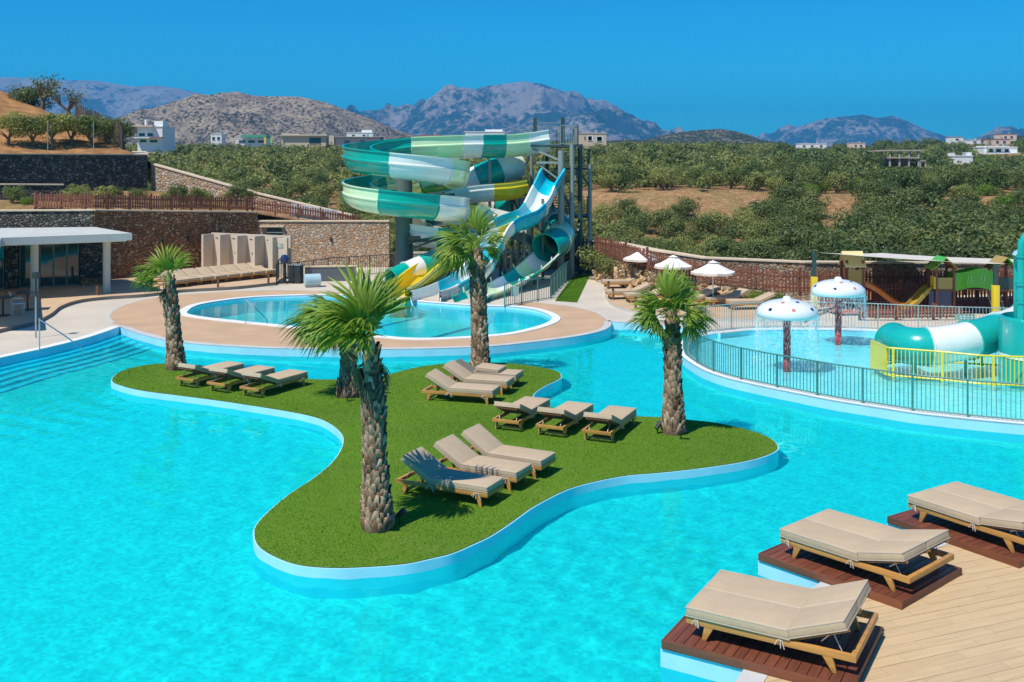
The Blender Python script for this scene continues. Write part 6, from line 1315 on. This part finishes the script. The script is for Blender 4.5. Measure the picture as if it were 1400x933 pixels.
while Y < 470:
    sp = 2.9 + max(0, Y - 60) * .0085; half = Y * .56 + 4; x = -half + g.uniform(0, sp)
    while x < half:
        jx, jy = x + g.uniform(-.38, .38) * sp, Y + g.uniform(-.38, .38) * sp; x += sp
        v = jy - float(yb(jx)); px = 700 + jx / jy * FPX
        if v < 2.2: continue
        if jx < -8 and jy < 66: continue
        if px < 205 and jy < 125: continue                               # hidden behind the olive slope
        z = ground_z(jx, jy); py = HOR + (CAM_H - z) * FPX / jy
        gap = 0
        if 790 < px < 1050 and 58 < v < 66: gap = .66   # bare soil bank
        if 790 < px < 1040 and 50 < v <= 58: gap = .35
        if 900 < px < 1120 and 205 < v < 222: gap = .9
        if 370 < px < 500 and v < 12: gap = .8
        if 560 < px < 720 and 30 < v < 60: gap = .7
        if g.random() < gap: continue
        if px > 1080 and v < 60: kind = 'carob' if g.random() < .55 else 'shrub'
        elif px > 860 and v < 26: kind = 'shrub'
        elif px > 1060: kind = ('carob', 'shrub', 'olive')[g.choice(3, p=[.45, .35, .2])]
        else: kind = 'olive' if g.random() < .86 else 'carob'
        k = g.uniform(.62, 1.1)
        if v > 110 and g.random() < .22: continue
        if kind == 'carob': k *= 1.15 if v > 12 else 1.0
        if kind == 'shrub': k *= .92
        if v > 200: k *= 1.15
        if px > 1150 and v < 50: k *= 1.25
        top = HOR + (CAM_H - z - (3.1 if kind != 'shrub' else 2.0) * k) * FPX / jy
        if any(bx0 - 9 < px < bx1 + 9 and jy < bY and top < bb - 2 for bx0, bx1, bb, bY in BLD):
            kind = 'shrub'; k = g.uniform(.28, .45); top = HOR + (CAM_H - z - 2 * k) * FPX / jy
            if any(bx0 - 9 < px < bx1 + 9 and jy < bY and top < bb - 1 for bx0, bx1, bb, bY in BLD): continue
        cand.append((jx, jy, z, kind, k, px))
    Y += sp * .86
for q in range(5200):
    jy = g.uniform(110, 460) if q % 2 else g.uniform(230, 560); px = g.uniform(1030, 1440) if q % 3 else g.uniform(540, 1440); jx = (px - 700) * jy / FPX; v = jy - float(yb(jx)); z = ground_z(jx, jy); k = g.uniform(.22, .5); top = HOR + (CAM_H - z - 2 * k) * FPX / jy
    if 790 < px < 1060 and v < 70 and g.random() < .8: continue
    if any(bx0 - 2 < px < bx1 + 2 and jy < bY and top < bb for bx0, bx1, bb, bY in BLD): continue
    cand.append((jx, jy, z, 'carob' if q % 2 else 'shrub', k, px))
cand.sort(key=lambda c: -(c[4] / c[1]) * (1 if -20 < c[5] < 1420 else .2))
INFO = {'olive': ('olive_tree', 'grey-green olive tree in the grove beyond the resort walls', 'tree', 'olive trees in the grove'), 'shrub': ('bush', 'bright green rounded bush behind the boundary wall', 'bush', 'green bushes behind the boundary wall'), 'carob': ('carob_tree', 'dense dark green tree in the thicket beyond the playground', 'tree', 'dark trees of the thicket')}
count = {'olive': 0, 'shrub': 0, 'carob': 0}; rest = []
def plant(name, label, cat, group, kind, loc, k, vi=None, th=1.0):
    t = thing(name, label, cat, loc, random.uniform(0, 6.28), group); i = random.randrange(4) if vi is None else vi
    zc = {'olive': 1.55, 'shrub': .75, 'carob': 1.6}[kind] * th
    o = bpy.data.objects.new('crown', KINDS[kind][i]); COL.objects.link(o); o.parent = t; o.location = (0, 0, zc * k); o.scale = (k * random.uniform(.9, 1.1), k * random.uniform(.9, 1.1), k * random.uniform(.85, 1.1))
    o = bpy.data.objects.new('trunk', LIMBS[i % 3]); COL.objects.link(o); o.parent = t; q = k * (.6 if kind == 'shrub' else 1.0) * th; o.scale = (k, k, q)
    return t
LIM = {'olive': 300, 'shrub': 150, 'carob': 150}
for (x, y, z, kind, k, px) in cand:
    if count[kind] < LIM[kind] and -60 < px < 1460:
        nm, lb, ct, gp = INFO[kind]; plant(nm, lb, ct, gp, kind, (x, y, z - .1), k); count[kind] += 1
    else: rest.append((x, y, z, kind, k))
print('trees', count, 'rest', len(rest))
# the rest of the grove, too far to pick apart
low = {}
for kind, kw in (('olive', dict(leaf=.62)), ('shrub', dict(leaf=.6, rz=1.2)), ('carob', dict(leaf=.65, rz=1.6))): low[kind] = [crown(130, 900 + s_ + len(kind), **kw) for s_ in range(4)]
for kind, mat, lab in (('olive', m_olive, 'distant olive grove covering the terraced hillside'), ('shrub', m_shrub, 'distant green scrub covering the hillside'), ('carob', m_carob, 'distant dark thicket on the right-hand hillside')):
    VV = []; FF = []; TT = []; n0 = 0
    for (x, y, z, kd, k) in rest:
        if kd != kind: continue
        V, F, T_ = low[kind][g.integers(4)]; a = g.uniform(0, 6.283); c, s_ = math.cos(a), math.sin(a); zc = {'olive': 1.5, 'shrub': .75, 'carob': 1.6}[kind] * k
        U = np.c_[V[:, 0] * c - V[:, 1] * s_, V[:, 0] * s_ + V[:, 1] * c, V[:, 2]] * (k * 1.05) + np.array([x, y, z + zc - .1]); VV.append(U); FF.append(F + n0); TT.append(np.clip(T_ + g.normal(0, .16), 0, 1)); n0 += len(V)
    if VV: tag(np_mesh('olive_grove' if kind == 'olive' else 'scrub', np.concatenate(VV), np.concatenate(FF), mat, attr=np.concatenate(TT)), lab, 'woodland', kind='stuff')
# olives on the red slope above the dark wall, tall bush and bare trees on its brow
def slope_at(px, t_):
    best = min(np.linspace(.2, 1.02, 400), key=lambda s_: abs(700 + slope_pt(s_, t_)[0] / slope_pt(s_, t_)[1] * FPX - px)); return slope_pt(best, t_)
for (px, t_, k, th, lb) in ((12, 3.0, .85, 1.0, 'young olive tree on the red slope, furthest along from the reed screen'), (44, 2.6, .8, 1.1, 'second young olive on the red slope above the dark wall'), (72, 3.4, .85, 1.15, 'thin-stemmed olive in the middle of the red slope'), (98, 3.0, .9, 1.1, 'leafy olive on the red slope beside the thin-stemmed one'), (124, 2.6, .95, 1.1, 'fullest olive of the row on the red slope'), (150, 3.2, .85, 1.0, 'olive on the red slope next but one to the reed screen'), (168, 2.8, .8, 1.0, 'olive on the red slope next to the reed screen')):
    x, y, z = slope_at(px, t_); plant('olive_tree', lb, 'tree', 'olives on the red slope', 'olive', (x, y, z), k * .82, None, th)
x, y, z = slope_at(42, 17); plant('bush', 'large round dark bush on the brow of the red slope', 'bush', None, 'carob', (x, y, z - .3), .9, 1, .6)
def sparse_tree(lab, px, t_, seed, h):
    x, y, z = slope_at(px, t_); t = thing('bare_tree', lab, 'tree', (x, y, z), 0, None); rr = random.Random(seed); m = MB(); tips = []
    m.tube([(0, 0, -.3), (.1, 0, h * .3), (.05, 0, h * .42)], [.2, .16, .13], 7)
    for k in range(8):
        a = rr.uniform(0, 6.28); q = h * rr.uniform(.25, .5); z1 = h * rr.uniform(.65, 1.0); p1 = (math.cos(a) * q * .5, math.sin(a) * q * .5, h * .55); p2 = (math.cos(a) * q, math.sin(a) * q, z1); m.tube([(.05, 0, h * .38), p1, p2], [.09, .06, .025], 5); tips.append(p2)
        for j in range(3): b2 = rr.uniform(0, 6.28); p3 = (p2[0] + math.cos(b2) * .4, p2[1] + math.sin(b2) * .4, p2[2] + rr.uniform(-.2, .4)); m.tube([p1, p3], [.035, .012], 4); tips.append(p3)
    m.build('trunk', m_bark, t); V, F, T_ = crown(260, seed, 1.0, .8, .22, 10); g2 = np.random.default_rng(seed); tp = np.array(tips)[g2.integers(0, len(tips), 260)] + g2.normal(size=(260, 3)) * .25; cen = V.reshape(-1, 4, 3).mean(1); V = (V.reshape(-1, 4, 3) - cen[:, None] + tp[:, None]).reshape(-1, 3)
    np_mesh('crown', V, F, m_olive, t, attr=T_)
sparse_tree('gnarled half-bare tree on the brow beside the round bush', 68, 15.5, 21, 2.3); sparse_tree('gnarled half-bare tree lower down the brow of the slope', 98, 11.5, 22, 2.4)
# reed screen at the slope's corner
p0 = Vector(slope_pt(.985, 1.2)); p1 = Vector(slope_pt(.985, 7.5)); t = thing('reed_screen', 'brown reed screen fence at the corner of the red slope', 'fence', tuple(p0)); m = MB(); rr = random.Random(4)
for k in range(140): c = p0.lerp(p1, k / 139); m.beam((c.x, c.y, c.z - .2), (c.x + rr.uniform(-.05, .05), c.y, c.z + 1.7 + rr.uniform(-.15, .2)), .035, .03)
o = m.build('reeds', m_bark, t, tuple(p0)); o['kind'] = 'stuff'
for k in range(4): c = p0.lerp(p1, k / 3) - p0; MB().tube([(c.x, c.y, c.z - .2), (c.x, c.y, c.z + 1.8)], .04, 6).build('post', m_dark, t)
# wire fence posts on the slope edge
ps = None
for k in range(9):
    x, y, z = slope_pt(.30 + .078 * k, .6)
    if ps is None: ps = thing('fence_post', 'thin grey wire-fence post along the edge of the red slope', 'post', (x, y, z), 0, 'wire fence posts'); MB().tube([(0, 0, -.2), (0, 0, 1.9)], .025, 6).build('post', m_galv, ps); MB().lathe([(.03, 1.9), (0, 1.93)], 6).build('cap', m_galv, ps)
    else: c = copy_tree(ps); c.location = (x, y, z)
# two ornamental olives by the path and planting on the terrace
x, y = P(821, 382, .3); plant('olive_tree', 'small clipped olive tree beside the slide tower path', 'tree', None, 'olive', (x, y, .3), .62, 1, 1.05); x, y = P(839, 386, .37); plant('olive_tree', 'small olive with thick gnarled trunk by the first parasol', 'tree', None, 'olive', (x, y, .37), .55, 2, 1.0)
rr = random.Random(8)
for k in range(16):
    f = k / 15; a = Vector((-25.5, 54.2)).lerp(Vector((-16.2, 63.0)), f) if f > .2 else Vector((-26, 53.6)).lerp(Vector((-22.5, 55), ), f * 5); x, y = a.x + rr.uniform(-.7, .7), a.y + rr.uniform(-.5, .5)
    plant('terrace_shrub', 'young shrub on the planting terrace between the dark fence and the great wall', 'shrub', 'young shrubs on the planting terrace', 'olive' if rr.random() < .6 else 'shrub', (x, y, 4.15 - .2 * f), rr.uniform(.22, .42), None, 1.0)
for k in range(7):
    x, y = 5.8 + k * .95 + rr.uniform(-.2, .2), 0; yy = float(np.interp(x, [q[0] for q in FL], [q[1] for q in FL])) - .45
    plant('terrace_shrub', 'low green plant at the foot of the rubble wall behind the parasols', 'shrub', 'low plants under the rubble wall', 'shrub', (x, yy, .36), rr.uniform(.16, .26), None, 1.0)
# rubble boulders set in the bank under the fence
bsrc = []
for s_ in range(3):
    bm = bmesh.new(); r2 = random.Random(s_ + 3)
    for q in range(12): bm.verts.new((r2.uniform(-.5, .5), r2.uniform(-.5, .5), r2.uniform(-.5, .5)))
    bmesh.ops.convex_hull(bm, input=list(bm.verts)); bmesh.ops.delete(bm, geom=[v_ for v_ in bm.verts if not v_.link_faces], context='VERTS')
    me = bpy.data.meshes.new('rock'); bm.to_mesh(me); bm.free(); me.materials.append(M('rock', (.50, .34, .18), .95, .3, 3, .6, 9, rnd=.25)); bsrc.append(me)
t = thing('rock_bank', 'bank of loose orange rocks at the foot of the rubble wall', 'rocks', (8.0, 45.2, .3))
for k in range(110):
    f = rr.random(); i = f * 3.99; j = int(i); a = Vector(FL[j]).lerp(Vector(FL[j + 1]), i - j); o = bpy.data.objects.new('rock', bsrc[k % 3]); COL.objects.link(o); o.parent = t
    hz = rr.random(); o.location = (a.x - 8.0 - (.25 + .35 * (1 - hz)) * .35, a.y - 45.2 - (.1 + .35 * (1 - hz)), .37 - .3 + hz * (a.z - .45)); s_ = rr.uniform(.14, .34); o.scale = (s_ * 1.3, s_, s_ * .8); o.rotation_euler = (rr.uniform(0, 3), rr.uniform(0, 3), rr.uniform(0, 3))
# ------------------------------------------------------------------ haze
HAZE = 1.5e-4
if HAZE > 0:
    m = MB(); m.box((0, 5000, 292), (16000, 12000, 590)); hz = NT('haze'); n_ = hz.n; n_.remove(hz.b); pv_ = hz.new('ShaderNodeVolumePrincipled'); pv_.inputs['Color'].default_value = (.06, .50, 1.0, 1); pv_.inputs['Density'].default_value = HAZE; hz.link(pv_.outputs[0], hz.out.inputs['Volume'])
    o = m.build('haze', hz.m); o['label'] = 'thin blue summer haze over the whole landscape'; o['category'] = 'haze'; o['kind'] = 'stuff'
